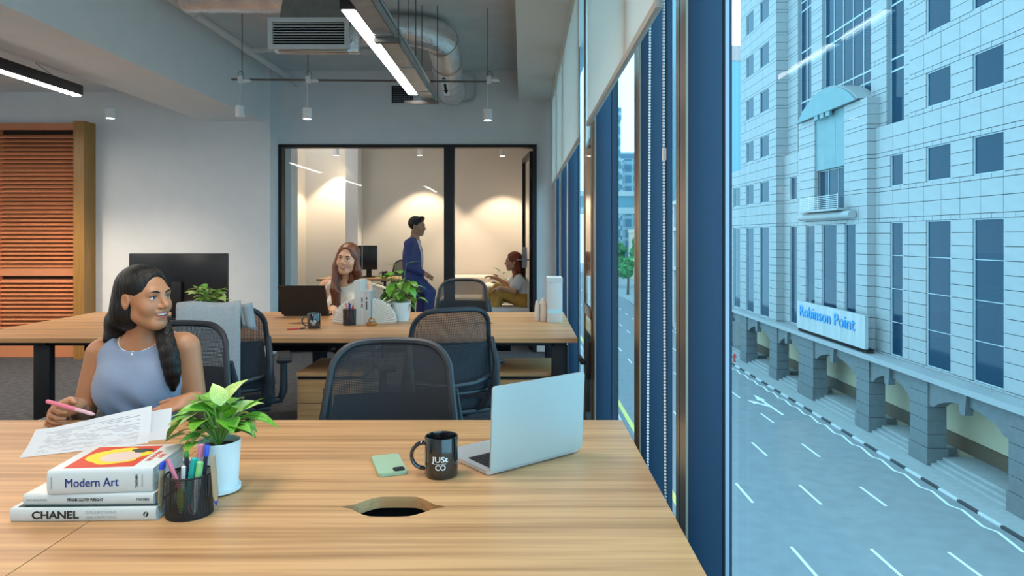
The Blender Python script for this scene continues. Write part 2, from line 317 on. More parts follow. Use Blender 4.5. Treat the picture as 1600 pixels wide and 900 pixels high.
# orange louvred door on the left
lx1 = px(133, LW); lz0, lz1 = .03, 2.55
lv = T('door_2', 'tall orange louvred door with ochre timber jamb', 'louvred door', (-5.6, LW, 0)); lv['kind'] = 'structure'
lx0 = -6.5
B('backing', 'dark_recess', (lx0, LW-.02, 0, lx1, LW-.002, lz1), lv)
lp0 = px(7, LW)
for a, b in ((lx0, lx0+.06), (lp0-.09, lp0), (lx1-.055, lx1)): B('stile', 'terracotta', (a, LW-.075, 0, b, LW-.02, lz1), lv)
panel_x = ((lp0, lx1-.055), (lx0+.06, lp0-.09))
rails = [(lz1-.075, lz1), (.885, .965), (0, .16)]
for xa, xb in panel_x:
    for a, b in rails: B('rail', 'terracotta', (xa, LW-.07, a, xb, LW-.02, b), lv)
    sl = None; pitch = .0455
    sm = MB().raw([(xa, -.052, 0), (xb, -.052, 0), (xb, -.0, .034), (xa, -.0, .034), (xa, -.047, -.009), (xb, -.047, -.009), (xb, .004, .026), (xa, .004, .026)],
                  [(0,1,2,3), (7,6,5,4), (0,4,5,1), (3,2,6,7), (0,3,7,4), (1,5,6,2)]).done('slat', 'terracotta', lv); base = sm; first = True
    for zz0, zz1 in ((.17, .875), (.975, lz1-.085)):
        k = int((zz1-zz0)/pitch)
        for i in range(k):
            o = base if first else base.copy()
            if not first: COL.objects.link(o); o.parent = lv
            first = False
            o.location = (5.6, LW-LW-.02, zz0+.008+i*pitch)
B('jamb', 'ochre', (lx1, LW-.20, 0, lx1+.115, LW, lz1), lv)

# ------------------------------------------------------------------ window side
XI, XM, XG = .37, .455, .475
mull = [1.545, 2.157, 3.48, 5.58, 6.58, 7.55]
def mullion(parent, y, w=.10, ret='mullion_blue'):
    B('mullion', 'mullion_blue', (XI+.006, y, 0, XM, y+w, 2.86), parent, bev=.002)
    m = MB().box(XI, y+.001, 0, XI+.0058, y+w*.56, 2.86).box(XI, y+w*.64, 0, XI+.0058, y+w-.001, 2.86); tag(m.done('mullion_cap', 'bronze', parent, True), 'mullion cap with brown room reflection painted in')  # cap's brown is the room's reflection put into its colour
    B('gasket', 'gasket', (XM, y-.002, 0, XM+.004, y+w, 2.86), parent); B('retainer', ret, (XM+.004, y-.003, 0, XM+.013, y+w, 2.86), parent); B('gasket', 'mullion_blue', (XM+.013, y-.003, 0, XG-.001, y+w, 2.86), parent)
wins = [(2, -2.6, 1.545, 'big clear window pane nearest the camera looking onto the street'), (3, 1.645, 2.157, 'narrow window bay with hanging bead chains'), (4, 2.257, 3.48, 'window bay beside the near table end'),
        (6, 4.06, 5.58, 'window bay just past the black casement'), (7, 5.68, 6.58, 'second last window bay under the far blinds'), (8, 6.68, 7.55, 'last window bay next to the back wall')]
for (n, y0, y1, lab) in wins:
    w = T('window_%d' % n, lab, 'window', (XG, (y0+y1)/2, 0)); w['kind'] = 'structure'
    B('pane', 'glass_facade', (XG, y0, .07, XG+.012, y1, 2.86), w)
    B('bottom_rail', 'mullion_blue', (XI+.02, y0, 0, XG+.03, y1, .07), w)
    if y1 < 7.6 and n != 6 or n == 6: mullion(w, y1, ret='alu_grey' if n == 2 else 'mullion_blue')
S('wall_window_end', 'short wall end between last window and glazed partition', 'wall', MB().box(XI, 7.65, 0, .56, GW, 2.86), 'wall_paint')
cs = T('window_5', 'black glossy opening casement with lever handle', 'window', (XI, 3.8, 0)); cs['kind'] = 'structure'
B('frame', 'black_metal', (XI+.012, 3.582, 0, XG+.03, 4.06, 2.86), cs)
B('pane', 'black_gloss', (XI-.002, 3.64, .16, XI+.01, 3.99, .86), cs); B('pane', 'black_gloss', (XI-.002, 3.64, .93, XI+.01, 3.99, 2.8), cs)
B('frame_rail', 'bronze', (XI-.006, 3.60, .865, XI+.012, 4.04, .925), cs, bev=.002); B('frame_stile', 'bronze', (XI-.006, 3.60, .02, XI+.012, 3.636, 2.85), cs, bev=.002); B('frame_stile', 'bronze', (XI-.006, 3.995, .02, XI+.012, 4.05, 2.85), cs, bev=.002)
h = MB().box(XI-.03, 3.62, .55, XI-.006, 3.65, .75, bev=.004).box(XI-.06, 3.63, .63, XI-.03, 3.645, .66, bev=.003).box(XI-.06, 3.63, .63, XI-.045, 3.78, .66, bev=.003); tag(h.done('casement_handle', 'gasket', cs, True), 'black lever handle')

def chain(parent, pts, pitch=.0078, r=.0034, u=7, v=5):
    m = MB(); proto = bmesh.new(); bmesh.ops.create_uvsphere(proto, u_segments=u, v_segments=v, radius=r)
    V0 = np.array([v_.co[:] for v_ in proto.verts]); F0 = [[v_.index for v_ in f_.verts] for f_ in proto.faces]; proto.free()
    vs, fs = [], []
    for a, b in zip(pts[:-1], pts[1:]):
        a = np.array(a); b = np.array(b); n = max(1, int(np.linalg.norm(b-a)/pitch))
        for i in range(n):
            c = a+(b-a)*i/n; o = len(vs); vs += [tuple(c+q) for q in V0]; fs += [tuple(o+k for k in f_) for f_ in F0]
    b_ = bmesh.new(); bv = [b_.verts.new(p) for p in vs]
    for f_ in fs: b_.faces.new([bv[i] for i in f_])
    m.bm.free(); m.bm = b_
    o = m.done('bead_chain', 'bead', parent, True); o['kind'] = 'stuff'; return o
XB = .332
def blind(y0, y1, label, chains, grp=None):
    t = T('roller_blind', label, 'blind', (XB, (y0+y1)/2, 1.87), group=grp)
    B('fabric', 'blind_fabric', (XB, y0, 1.885, XB+.0015, y1, 2.85), t)
    B('bottom_rail', 'blind_rail', (XB-.008, y0, 1.868, XB+.01, y1, 1.892), t, bev=.003)
    MB().cyl((XB+.004, y0, 2.822), (XB+.004, y1, 2.822), .026, n=14).done('roller_tube', 'blind_fabric', t, True)
    for c in chains: chain(t, *c)
    return t
blind(1.66, 3.45, 'long cream roller blind nearest the camera above the silver laptop', [([(.350, 1.85, 2.8), (.346, 1.86, 1.5), (.342, 1.87, .42)],), ([(.375-.022, 1.695, 2.8), (.352, 1.70, 1.6), (.352, 1.675, .42)],)])
B('chain_clip', 'bead', (.3485, 1.689, 1.50, .3565, 1.701, 1.53)) and None
o = bpy.data.objects['chain_clip']; bl = bpy.data.objects['roller_blind']; o.parent = bl; o.data.transform(bl.matrix_basis.inverted())
blind(4.02, 5.2, 'cream roller blind just past the black casement', [([(.352, 4.16, 2.8), (.350, 4.17, .35)], .01, .003, 5, 3)])
blind(5.22, 6.35, 'middle cream roller blind of the three far ones', [([(.352, 4.92+.4, 2.8), (.352, 5.33, .35)], .012, .003, 5, 3)])
blind(6.37, 7.6, 'cream roller blind closest to the back wall', [([(.352, 6.45, 2.8), (.352, 6.45, .35)], .014, .0035, 5, 3), ([(.355, 7.2, 2.8), (.355, 7.2, .35)], .014, .0035, 5, 3)])

# ------------------------------------------------------------------ ceiling equipment
def linear_lamp(x, y0, y1, label, z=2.45, w=.07, glow='lamp_glow'):
    t = T('linear_lamp', label, 'ceiling lamp', (x, (y0+y1)/2, z), group='black linear ceiling lamps')
    B('housing', 'lamp_black', (x-w/2-.008, y0, z+.004, x+w/2+.008, y1, z+.085), t, bev=.002)
    B('diffuser', glow, (x-w/2, y0+.01, z, x+w/2, y1-.01, z+.006), t)
    for yy in (y0+.25, y1-.25): MB().tube([(x, yy, z+.085), (x, yy, 3.2)] if x > -3 else [(x, yy, z+.085), (x-.16, yy, z+.2), (x-.16, yy, 2.9)], .003, 6).done('hanger', 'conduit', t, True)
    return t
LX = -.876
linear_lamp(LX, 3.43, 5.5, 'lit black linear lamp hanging beside the cable tray and air grille', glow='lamp_soft')
linear_lamp(-3.60, 3.40, 5.53, 'lit black linear lamp hanging at the left beyond the deep beam')
linear_lamp(LX, .5, 2.6, 'black linear lamp hanging over the near table above the view')
linear_lamp(-3.60, .3, 2.4, 'black linear lamp over the left part of the near table')
linear_lamp(-5.4, 1.2, 3.3, 'unseen black linear lamp added as fill near the end wall')  # added out of view as fill for the left side
linear_lamp(-5.4, 4.4, 6.5, 'unseen black linear lamp added as fill before the louvred door')  # second unseen fill lamp, added to light the left area
linear_lamp(-2.2, -1.9, .2, 'unseen black linear lamp added behind the camera for room light')  # added out of view to raise the interior light
linear_lamp(-1.3, 8.5, 10.0, 'unseen black linear lamp added to brighten the meeting room', z=2.95, glow='lamp_soft')  # added above the view to lift the meeting room walls
# cable trays on trapeze hangers
def tray(x, y0, y1, z, label, mat='galv', w=.10, struts=()):
    t = T('cable_tray', label, 'cable tray', (x, (y0+y1)/2, z))
    m = MB().box(x-w/2, y0, z, x+w/2, y1, z+.004).box(x-w/2, y0, z, x-w/2+.004, y1, z+.055).box(x+w/2-.004, y0, z, x+w/2, y1, z+.055); m.done('channel', mat, t, True)
    yy = y0+.5
    while yy < y1: B('coupler', mat, (x-w/2-.006, yy, z-.004, x+w/2+.006, yy+.09, z-.0005), t); yy += .75
    for (sy, top) in struts:
        B('strut', 'conduit', (x-w/2-.012 if sy < 5 else x-.2, sy, z-.03, x+w/2+.03, sy+.04, z-.004), t)
        for sx in (x-w/2-.0075, x+w/2+.02): MB().cyl((sx, sy+.02, z-.03), (sx, sy+.02, top), .004, n=6).done('hanger_rod', 'conduit', t, True)
    return t
tray(-.763, 1.0, 5.6, 2.425, 'grey metal cable tray hung beside the lit lamp', struts=((3.8, CZ), (5.56, CZ), (2.0, CZ)))
tray(-3.548, 1.0, 5.75, 2.60, 'pale cable tray beside the left lamp under the foil duct', 'white_metal', w=.09, struts=())
def pipe(name, label, cat, pts, r, mat, collars=(), rods=()):
    t = T(name, label, cat, pts[0]); MB().tube(pts, r, 14).done('pipe', mat, t, True)
    for c in collars:
        a = Vector(c[0]); d = Vector(c[1]).normalized(); MB().cyl(a-d*.03, a+d*.03, r*1.25, n=14).done('coupling', c[2] if len(c) > 2 else mat, t, True)
    for (p, q) in rods: MB().cyl(p, q, .004, n=6).done('hanger_rod', 'conduit', t, True)
    return t
pipe('conduit', 'thin metal conduit running above the cable tray', 'conduit', [(-.764, 1.0, 2.586), (-.764, 5.6, 2.586)], .011, 'galv', rods=(((-.764, 3.4, 2.586), (-.764, 3.4, CZ)), ((-.764, 4.9, 2.586), (-.764, 4.9, CZ))))
pipe('sprinkler_pipe', 'thick white pipe running along the concrete beam', 'pipe', [(-2.56, -2, 3.055), (-2.56, GW, 3.055)], .034, 'pipe_white', (((-2.56, 5.35, 3.055), (0,1,0)), ((-2.56, 6.37, 3.055), (0,1,0))))
pipe('branch_pipe', 'white branch pipe crossing behind the air grille', 'pipe', [(-2.52, 6.37, 3.055), (-1.0, 6.37, 3.055)], .022, 'pipe_white', (((-2.45, 6.37, 3.055), (1,0,0)),))
cy = 5.62; cz = EYE+(370-124)*cy/F
ct = pipe('lamp_conduit', 'thin grey conduit carrying the row of white spot lamps', 'conduit', [(px(362, cy), cy, cz), (px(778, cy), cy, cz-.02)], .0085, 'conduit')
for x in (377, 480, 762): MB().cyl((px(x, cy), cy+.015, cz), (px(x, cy), cy+.015, CZ), .004, n=6).done('hanger_rod', 'conduit', ct, True)
for x in (377, 483, 765):
    m = MB().ball((px(x+8, cy), cy, cz-.01), .028, (1.4,.7,.6)); m.box(px(x-5, cy), cy-.02, cz-.03, px(x+3, cy), cy+.02, cz+.025, bev=.004); tag(m.done('junction_box', 'white_metal', ct, True), 'white junction box')
    MB().tube([(px(x, cy)+.04*math.cos(a)*.6, cy-.01, cz+.03+.035*math.sin(a)) for a in [i*PI/6 for i in range(13)]], .003, 6).done('cable_loop', 'conduit', ct, True)
def spot(x, y, d, top, label, power=SPOT_W, warm=(1,.86,.68), size=1.9, grp='white spot lamps', r=.037, on=True, hgt=.088, rod=.25, blend=.5):
    X, Y, Z = pw(x, y, d)      # centre of the lamp's lower rim
    t = T('spot_lamp', label, 'spot lamp', (X, Y, Z), group=grp)
    MB().lathe([(r*.86, .012), (r*.86, 0), (r, 0), (r, hgt), (r*.9, hgt+.004), (.008, hgt+.004)], (X, Y, Z), 24, cap0=False).done('can', 'white_metal', t, True)
    MB().lathe([(r*.86, .006), (r*.86, .009)], (X, Y, Z), 24).done('lens', 'spot_glow' if on else 'white_metal', t, True)
    MB().cyl((X, Y, Z+hgt), (X, Y, top), .0028, n=6).done('cord', 'white_metal', t, True)
    if on:
        l = bpy.data.lights.new('spot_light', 'SPOT'); l.energy = power; l.color = warm; l.spot_size = size; l.spot_blend = blend; l.shadow_soft_size = .02
        lo = bpy.data.objects.new('spot_light', l); link(lo, t); lo.location = (0, 0, -.005)
    return t
spot(480, 186, cy, cz-.02, 'white spot lamp hanging left of the lit linear lamp', 40)
spot(762, 188, cy, cz-.02, 'white spot lamp hanging right of the foil duct', 40)
spot(375, 183, cy, cz-.02, 'unlit white spot lamp hanging against the concrete beam', on=False)
spot(172, 185, 6.45, 2.88, 'lit white spot lamp hanging left of the beam near the louvred door', 60, size=2.0, r=.042, blend=.8)
spot(-40, 190, 6.3, 2.9, 'lit white spot lamp hanging before the louvred door', 120, size=2.2, r=.042, blend=.8)
for x, y, lab, yy, ww in ((525, 243, 'small spot lamp in the meeting room above the dark haired woman', 10.5, 75), (656, 243, 'small spot lamp in the meeting room above the man in the suit', 10.3, 100), (785, 244, 'small spot lamp in the meeting room above the cream sofa', 10.25, 100)):
    spot(x, y, yy, CZ, lab, ww, (1,.80,.58), 1.62, 'meeting room spot lamps', .045, hgt=.10, blend=.35)
# air grille with its plenum
gy = 4.6; gx0, gz1 = px(418, gy), EYE+(370-27)*gy/F; gx1, gz0 = px(545, gy), EYE+(370-76)*gy/F
g = T('air_grille', 'grey framed air grille with dark horizontal blades near the lit lamp', 'air grille', ((gx0+gx1)/2, gy, gz0))
m = MB(); fw = .03
m.box(gx0, gy, gz0, gx1, gy+.02, gz0+fw).box(gx0, gy, gz1-fw, gx1, gy+.02, gz1).box(gx0, gy, gz0+fw, gx0+fw, gy+.02, gz1-fw).box(gx1-fw, gy, gz0+fw, gx1, gy+.02, gz1-fw); m.done('frame', 'pipe_white', g, True)
B('cavity', 'void', (gx0+.02, gy+.05, gz0+.02, gx1-.02, gy+.06, gz1-.02), g)
for i in range(8):
    z = gz0+fw+.012+i*(gz1-gz0-2*fw-.008)/8; MB().raw([(gx0+fw, gy+.004, z), (gx1-fw, gy+.004, z), (gx1-fw, gy+.03, z+.012), (gx0+fw, gy+.03, z+.012), (gx0+fw, gy+.004, z+.004), (gx1-fw, gy+.004, z+.004), (gx1-fw, gy+.03, z+.016), (gx0+fw, gy+.03, z+.016)], [(0,1,2,3),(7,6,5,4),(0,4,5,1),(3,2,6,7),(0,3,7,4),(1,5,6,2)]).done('blade', 'white_metal', g, True)
tag(B('plenum', 'foil', (gx0+.02, gy+.061, gz0-.006, gx1+.05, gy+.13, gz1-.03), g, bev=.01), 'foil wrapped plenum box behind the grille')
B('insulation', 'foil_tape', (gx0+.06, gy+.021, gz0-.016, gx1-.02, gy+.09, gz0-.001), g, bev=.006)
tag(MB().raw([(gx0+.07, gy+.025, gz1-.001), (gx1-.0, gy+.025, gz1-.001), (gx1-.0, gy+.5, gz1-.001), (gx0+.07, gy+.5, gz1-.001), (gx0+.11, gy+.1, CZ), (gx1-.12, gy+.1, CZ), (gx1-.12, gy+.5, CZ), (gx0+.11, gy+.5, CZ)], [(0,1,2,3),(7,6,5,4),(0,4,5,1),(1,5,6,2),(2,6,7,3),(3,7,4,0)]).done('hood', 'plenum', g, True), 'olive grey hood')
B('cladding', 'speckled', (gx1-.09, gy+.12, gz1+.02, gx1+.01, gy+.5, CZ), g)
# foil ducts
def duct(label, pts, rs, n=22):
    t = T('foil_duct', label, 'air duct', pts[0]); P_ = [Vector(p) for p in pts]
    fine, fr = [], []
    for i in range(len(P_)-1):
        p0 = P_[max(i-1, 0)]; p1 = P_[i]; p2 = P_[i+1]; p3 = P_[min(i+2, len(P_)-1)]
        for k in range(8):
            u = k/8; q = .5*((2*p1)+(p2-p0)*u+(2*p0-5*p1+4*p2-p3)*u*u+(3*p1-p0-3*p2+p3)*u**3); fine.append(q); fr.append((rs[i]*(1-u)+rs[i+1]*u)*(1+.03*random.uniform(-1, 1)))
    fine.append(P_[-1]); fr.append(rs[-1])
    MB().tube(fine, fr, n).done('duct_skin', 'foil', t, True, smooth=60)
    return t, fine, fr
dy = 5.75
d1, fine, fr = duct('crinkled silver foil duct bending down to the back wall', [(-2.0, dy, 3.05), (-1.3, dy, 3.05), (-.92, dy+.02, 3.05), (-.72, dy+.16, 3.03), (-.70, dy+.45, 2.985), (-.76, 7.1, 2.93), (-.78, 7.55, 2.915)], [.125, .125, .128, .14, .145, .15, .155])
for i in (26, 34): MB().tube([fine[i], fine[i]+(fine[i+1]-fine[i])*.5], [fr[i]*1.035, fr[i]*1.035], 22).done('tape_band', 'foil_tape', d1, True)
MB().tube([fine[-2], fine[-1]], [.162, .158], 22).done('duct_end', 'foil_tape', d1, True)
m = MB(); ring = []
for i in range(33):
    a = 2*PI*i/32; ca, sa = math.cos(a), math.sin(a); ring.append((-.745+.225*abs(ca)**.5*(1 if ca > 0 else -1), GW-.015, 3.01+.175*abs(sa)**.5*(1 if sa > 0 else -1)))
tag(MB().tube(ring[:-1], .022, 8, closed=True).done('wall_collar', 'pipe_white', d1, True), 'pale collar where the duct meets the wall')
lc = Vector((-.765, 6.60, 2.772)); nrm = Vector((0, -.42, -.9)).normalized(); up = Vector((0, -.9, .42)).normalized(); M_ = frame3((lc.x+.02, lc.y, lc.z), (1, 0, 0), up)
tag(MB().box(-.032, -.16, -.004, .032, .16, .001, mat=M_).done('duct_label', 'print_white', d1, True), 'white sticker with a black arrow')
text('duct_lettering', 'S/A', .06, 'print_black', d1, M_ @ Matrix.Translation((0, .09, .002)) @ Matrix.Rotation(PI/2, 4, 'Z'), bold=.002)
MB().prism([(-.012, .03), (-.012, -.07), (-.024, -.07), (0, -.13), (.024, -.07), (.012, -.07), (.012, .03)], .0012, .0022, M_).done('duct_arrow', 'print_black', d1, True)
duct('silver foil duct running left of the air grille up at the beam', [(-2.44, 4.94, 3.05), (-2.1, 4.93, 3.045), (gx0+.1, 4.9, 3.03)], [.115, .115, .11])
d3, _, _ = duct('long silver foil duct hugging the left side of the beam', [(-3.62, 1.5, 2.775), (-3.62, 3.0, 2.775), (-3.615, 5.0, 2.775), (-3.615, 6.3, 2.77)], [.115]*4)
# small square vent in the back wall
v = T('wall_vent', 'square white framed mesh vent high on the back wall', 'vent', (px(628), GW, 2.83))
vx0, vx1, vz0, vz1 = px(608), px(650), 2.80, 3.06
m = MB().box(vx0, GW-.02, vz0, vx1, GW, vz0+.03).box(vx0, GW-.02, vz1-.03, vx1, GW, vz1).box(vx0, GW-.02, vz0+.03, vx0+.03, GW, vz1-.03).box(vx1-.03, GW-.02, vz0+.03, vx1, GW, vz1-.03); m.done('frame', 'white_metal', v, True)
B('cavity', 'void', (vx0+.03, GW-.004, vz0+.03, vx1-.03, GW-.001, vz1-.03), v)
m = MB()
for i in range(1, 12): x = vx0+.03+i*(vx1-vx0-.06)/12; m.box(x-.001, GW-.008, vz0+.03, x+.001, GW-.005, vz1-.03)
for i in range(1, 10): z = vz0+.03+i*(vz1-vz0-.06)/10; m.box(vx0+.03, GW-.008, z-.001, vx1-.03, GW-.005, z+.001)
m.done('grid', 'alu_grey', v, True)
# ------------------------------------------------------------------ desks
TZ = .73; XR = .317
def notch(cx, ys, side):    # cable cut-out profile along the seam, on the side of +y or -y
    pr = [(-.113, 0), (-.088, .012), (-.068, .034), (-.05, .05), (-.03, .057), (.03, .057), (.05, .05), (.068, .034), (.088, .012), (.113, 0)]
    k = 1.0 if side > 0 else .86; fine = []
    for i in range(len(pr)-1):
        p0, p1, p2, p3 = pr[max(i-1, 0)], pr[i], pr[i+1], pr[min(i+2, len(pr)-1)]
        for q in range(4):
            u = q/4; fine.append(tuple(.5*(2*b1+(c1-a1)*u+(2*a1-5*b1+4*c1-d1)*u*u+(3*b1-a1-3*c1+d1)*u**3) for a1, b1, c1, d1 in zip(p0, p1, p2, p3)))
    pr = [(a, max(0, b)) for a, b in fine]+[pr[-1]]
    return [(cx+a, ys+side*b*k) for a, b in pr]
def bench(name, label, y0, ym, y1, legs, n=3):
    t = T(name, label, 'desk', (XR-1.8, ym, 0))
    for i in range(n):
        xb = XR-1.2*i; xa = xb-1.2; g = .0012; cx = (xa+xb)/2+.006
        for (ya, yb, s) in ((y0, ym-g, -1), (ym+g, y1, 1)):
            ys = yb if s < 0 else ya
            nt_ = notch(cx, ys, s)
            if s > 0: poly = nt_+[(xb-g, ys), (xb-g, yb), (xa+g, yb), (xa+g, ys)]
            else: poly = list(reversed(nt_))+[(xa+g, ys), (xa+g, ya), (xb-g, ya), (xb-g, ys)]
            m = MB().prism(poly, TZ-.025, TZ); bmesh.ops.triangulate(m.bm, faces=[f_ for f_ in m.bm.faces if len(f_.verts) > 4]); m.done('tabletop', 'oak', t, True, smooth=20)
        tr = MB().box(cx-.2, ym-.1, .56, cx+.2, ym+.1, .565).box(cx-.2, ym-.1, .565, cx+.2, ym-.095, TZ-.027).box(cx-.2, ym+.095, .565, cx+.2, ym+.1, TZ-.027); tr.done('cable_trough', 'void', t, True)
    for yy in (y0+.08, ym-.16, ym+.12, y1-.12): B('beam', 'black_metal', (XR-3.5, yy, .675, XR-.06, yy+.04, TZ-.026), t)
    for lx in legs:
        for ly in (y0+.06, y1-.16):
            B('leg', 'black_metal', (lx-.047, ly, 0, lx+.047, ly+.05, .68), t, bev=.003)
        B('leg_rail', 'black_metal', (lx-.03, y0+.05, .681, lx+.03, y1-.05, TZ-.028), t)
    return t
near = bench('bench_desk', 'long light oak bench desk in the foreground carrying the silver laptop', .766, 1.466, 2.16, (XR-.12, -2.79, XR-1.95))
far = bench('bench_desk', 'light oak bench desk farther back carrying the black laptop and monitor', 3.9, 4.585, 5.27, (XR-.10, -2.79))
def pedestal(x0, x1, y0, label):
    t = T('drawer_pedestal', label, 'drawer unit', ((x0+x1)/2, y0+.25, 0), group='oak drawer pedestals under the far desk')
    B('body', 'oak_ped', (x0, y0+.02, .03, x1, y0+.48, .47), t); B('top', 'oak_ped', (x0-.004, y0, .487, x1+.004, y0+.49, .51), t, bev=.001); B('shadow_gap', 'black_metal', (x0, y0+.012, .47, x1, y0+.48, .487), t)
    for za, zb in ((.33, .466), (.19, .326), (.05, .186)): B('drawer', 'oak_ped', (x0, y0, za, x1, y0+.02, zb), t, bev=.001)
    B('plinth', 'black_metal', (x0+.02, y0+.04, 0, x1-.02, y0+.46, .03), t)
    tag(MB().cyl((x1-.06, y0, .44), (x1-.06, y0-.006, .44), .008, n=12).done('lock', 'galv', t, True), 'small round lock')
pedestal(-1.325, -.94, 4.02, 'oak drawer pedestal under the far desk left of the mesh chairs')
pedestal(-.13, .262, 4.02, 'oak drawer pedestal under the far desk beside the window')
# ------------------------------------------------------------------ mesh office chairs
def make_chair(name, label):
    t = T(name, label, 'chair', group='black mesh office chairs')
    def hw(z): return .236-.045*max(0, min(1, (z-.55)/.36))
    def by(x, z): u = (z-.52)/.44; return -.245-.05*u-.03*math.sin(PI*max(0, min(1, u)))*-.6+.055*(x/.22)**2
    # outline
    pts = []; r = .10; zt, zb = .95, .53
    for i in range(9): z = zb+.02+(zt-r-zb-.02)*i/8; pts.append((hw(z), z))
    for i in range(1, 8): a = PI/2*i/8; w = hw(zt-r); pts.append((w-r+r*math.cos(a), zt-r+r*math.sin(a)*1.0))
    top = [(x, z+0) for x, z in pts]; L = [(-x, z) for x, z in reversed(top)]
    topmid = [(top[-1][0]*(1-i/6)+L[0][0]*i/6, zt+.004*math.sin(PI*i/6)) for i in range(1, 6)]
    botmid = [(-hw(zb)*(1-2*i/8)*.95, zb) for i in range(0, 9)]
    out = top+topmid+L+botmid
    MB().tube([(x, by(x, z), z) for x, z in out], .013, 8, closed=True, flat=((0, 1, 0), .8)).done('back_frame', 'chair_frame', t)
    vs, fs = [], []; nr, nc = 14, 12
    for i in range(nr+1):
        z = zb+(zt-zb)*i/nr; w = hw(z)
        if z > zt-r: w = hw(zt-r)-r+math.sqrt(max(0, r*r-(z-zt+r)**2))
        for j in range(nc+1): x = w*(2*j/nc-1); vs.append((x, by(x, z), z))
    for i in range(nr):
        for j in range(nc): a = i*(nc+1)+j; fs.append((a, a+1, a+nc+2, a+nc+1))
    tag(MB().raw(vs, fs).done('back_mesh', 'chair_mesh', t, smooth=60), 'dark see-through mesh')
    vs, fs = [], []
    for s, dy_ in ((0, -.012), (1, -.020)):
        for i in range(5):
            z = .545+.235*i/4
            for j in range(9): x = (hw(z)-.02)*(2*j/8-1); vs.append((x, by(x, z)+dy_, z))
    for s in (0, 45):
        for i in range(4):
            for j in range(8): a = s+i*9+j; fs.append((a, a+1, a+10, a+9))
    MB().raw(vs, fs).done('lumbar_pad', 'chair_pad', t, smooth=60)
    # seat
    m = MB().box(-.245, -.20, .43, .245, .25, .50, bev=.03, seg=4); m.done('seat', 'chair_pad', t); MB().box(-.225, -.19, .405, .225, .22, .432, bev=.01).done('seat_pan', 'chair_black', t)
    for s in (-1, 1):
        MB().tube([(s*.212, by(.21, .80)-.02, .80), (s*.222, -.275, .68), (s*.215, -.27, .57), (s*.18, -.22, .46), (s*.11, -.10, .395), (s*.05, 0, .39)], [.014, .018, .02, .021, .021, .018], 8).done('back_bracket', 'chair_frame', t)
        a = MB().tube([(s*.20, 0, .415), (s*.272, 0, .42), (s*.29, 0, .47), (s*.29, .01, .635)], [.018, .02, .022, .02], 8); ao = a.done('armrest_post', 'chair_frame', t)
        MB().box(s*.29-.04, -.13, .638, s*.29+.04, .13, .668, bev=.012, seg=3).done('armrest_pad', 'chair_black', ao)
    MB().tube([(-.2, by(.2, .60)-.03, .60), (-.1, -.285, .585), (0, -.29, .58), (.1, -.285, .585), (.2, by(.2, .60)-.03, .60)], .016, 8).done('cross_bar', 'chair_frame', t)
    MB().cyl((0, 0, .10), (0, 0, .41), .03, n=14).done('gas_column', 'chair_black', t)
    for k in range(5):
        a = 2*PI*k/5+.3; d = Vector((math.cos(a), math.sin(a), 0)); lg = MB().tube([d*.03+Vector((0, 0, .115)), d*.16+Vector((0, 0, .10)), d*.29+Vector((0, 0, .072))], [.028, .022, .016], 8).done('base_arm', 'chair_black', t)
        q = Vector((-d.y, d.x, 0))
        m = MB()
        for s in (-1, 1): m.cyl(d*.30+q*.022*s+Vector((0, 0, .03)), d*.30+q*.008*s+Vector((0, 0, .03)), .03, n=14)
        m.cyl(d*.30+Vector((0, 0, .03)), d*.30+Vector((0, 0, .075)), .008, n=8); m.done('caster', 'chair_black', lg)
    return t
ch0 = make_chair('office_chair', '')
CH = [((px(612, 2.3), 2.30-.27+.02, 0), PI, 'black mesh office chair tucked behind the near desk beside the black mug'),
      ((-1.385, 2.53, 0), PI+.06, 'black mesh office chair the woman in the blue top sits on'),
      ((px(708, 3.36)-.105, 3.60, 0), math.radians(24), 'black mesh office chair at the far desk seen from behind next to the window'),
      ((px(718, 5.4)+.01, 5.20, 0), PI-.15, 'black mesh office chair behind the far desk near the sofa'),
      ((px(362, 3.5)-.09, 3.64, 0), math.radians(20), 'black mesh office chair with the grey scarf over its back')]
for i, (loc, rz, lab) in enumerate(CH):
    o = ch0 if i == 0 else copy_tree(ch0)
    place(o, loc, rz); o['label'] = lab
chairs = [o for o in COL.objects if o.name.startswith('office_chair')]
# chair 3 sits clear of the far desk's rear edge
place(chairs[3], (px(718, 5.62), 5.62-.29+.06, 0), PI-.12)
# grey shell chair behind the far desk
t = T('shell_chair', 'grey upholstered rounded chair behind the woman in the cream top', 'chair', (px(560, 5.85), 5.72, 0))
cx = t.location.x; vs, fs = [], []
for s in (0, 1):
    for i in range(9):
        z = .46+.42*i/8; w = .25-(.0 if i < 6 else .03*(i-5)**1.6)
        for j in range(13): x = w*(2*j/12-1); vs.append((cx+x, 5.98+.02*s-.10*(x/.25)**2+.08*(i/8), z-(.05*(abs(x)/.25)**3 if i == 8 else 0)))
for s in (0, 117):
    for i in range(8):
        for j in range(12): a = s+i*13+j; fs.append((a, a+1, a+14, a+13))
for i in range(8): fs += [(i*13, (i+1)*13, 117+(i+1)*13, 117+i*13), (i*13+12, (i+1)*13+12, 117+(i+1)*13+12, 117+i*13+12)]
for j in range(12): fs += [(j, j+1, 118+j, 117+j), (104+j, 105+j, 222+j, 221+j)]
MB().raw(vs, fs).done('backrest', 'chair_grey', t, True, smooth=60)
tag(MB().tube([(cx-.25, 5.88, .5), (cx-.25, 5.92, .75), (cx-.22, 5.955, .86), (cx-.1, 6.055, .885), (cx+.1, 6.055, .885), (cx+.22, 5.955, .86), (cx+.25, 5.92, .75), (cx+.25, 5.88, .5)], .012, 8).done('edge_trim', 'sofa_cream', t, True), 'pale piping along the edge')
MB().box(cx-.24, 5.47, .40, cx+.24, 5.9, .46, bev=.02).done('seat', 'chair_grey', t, True)
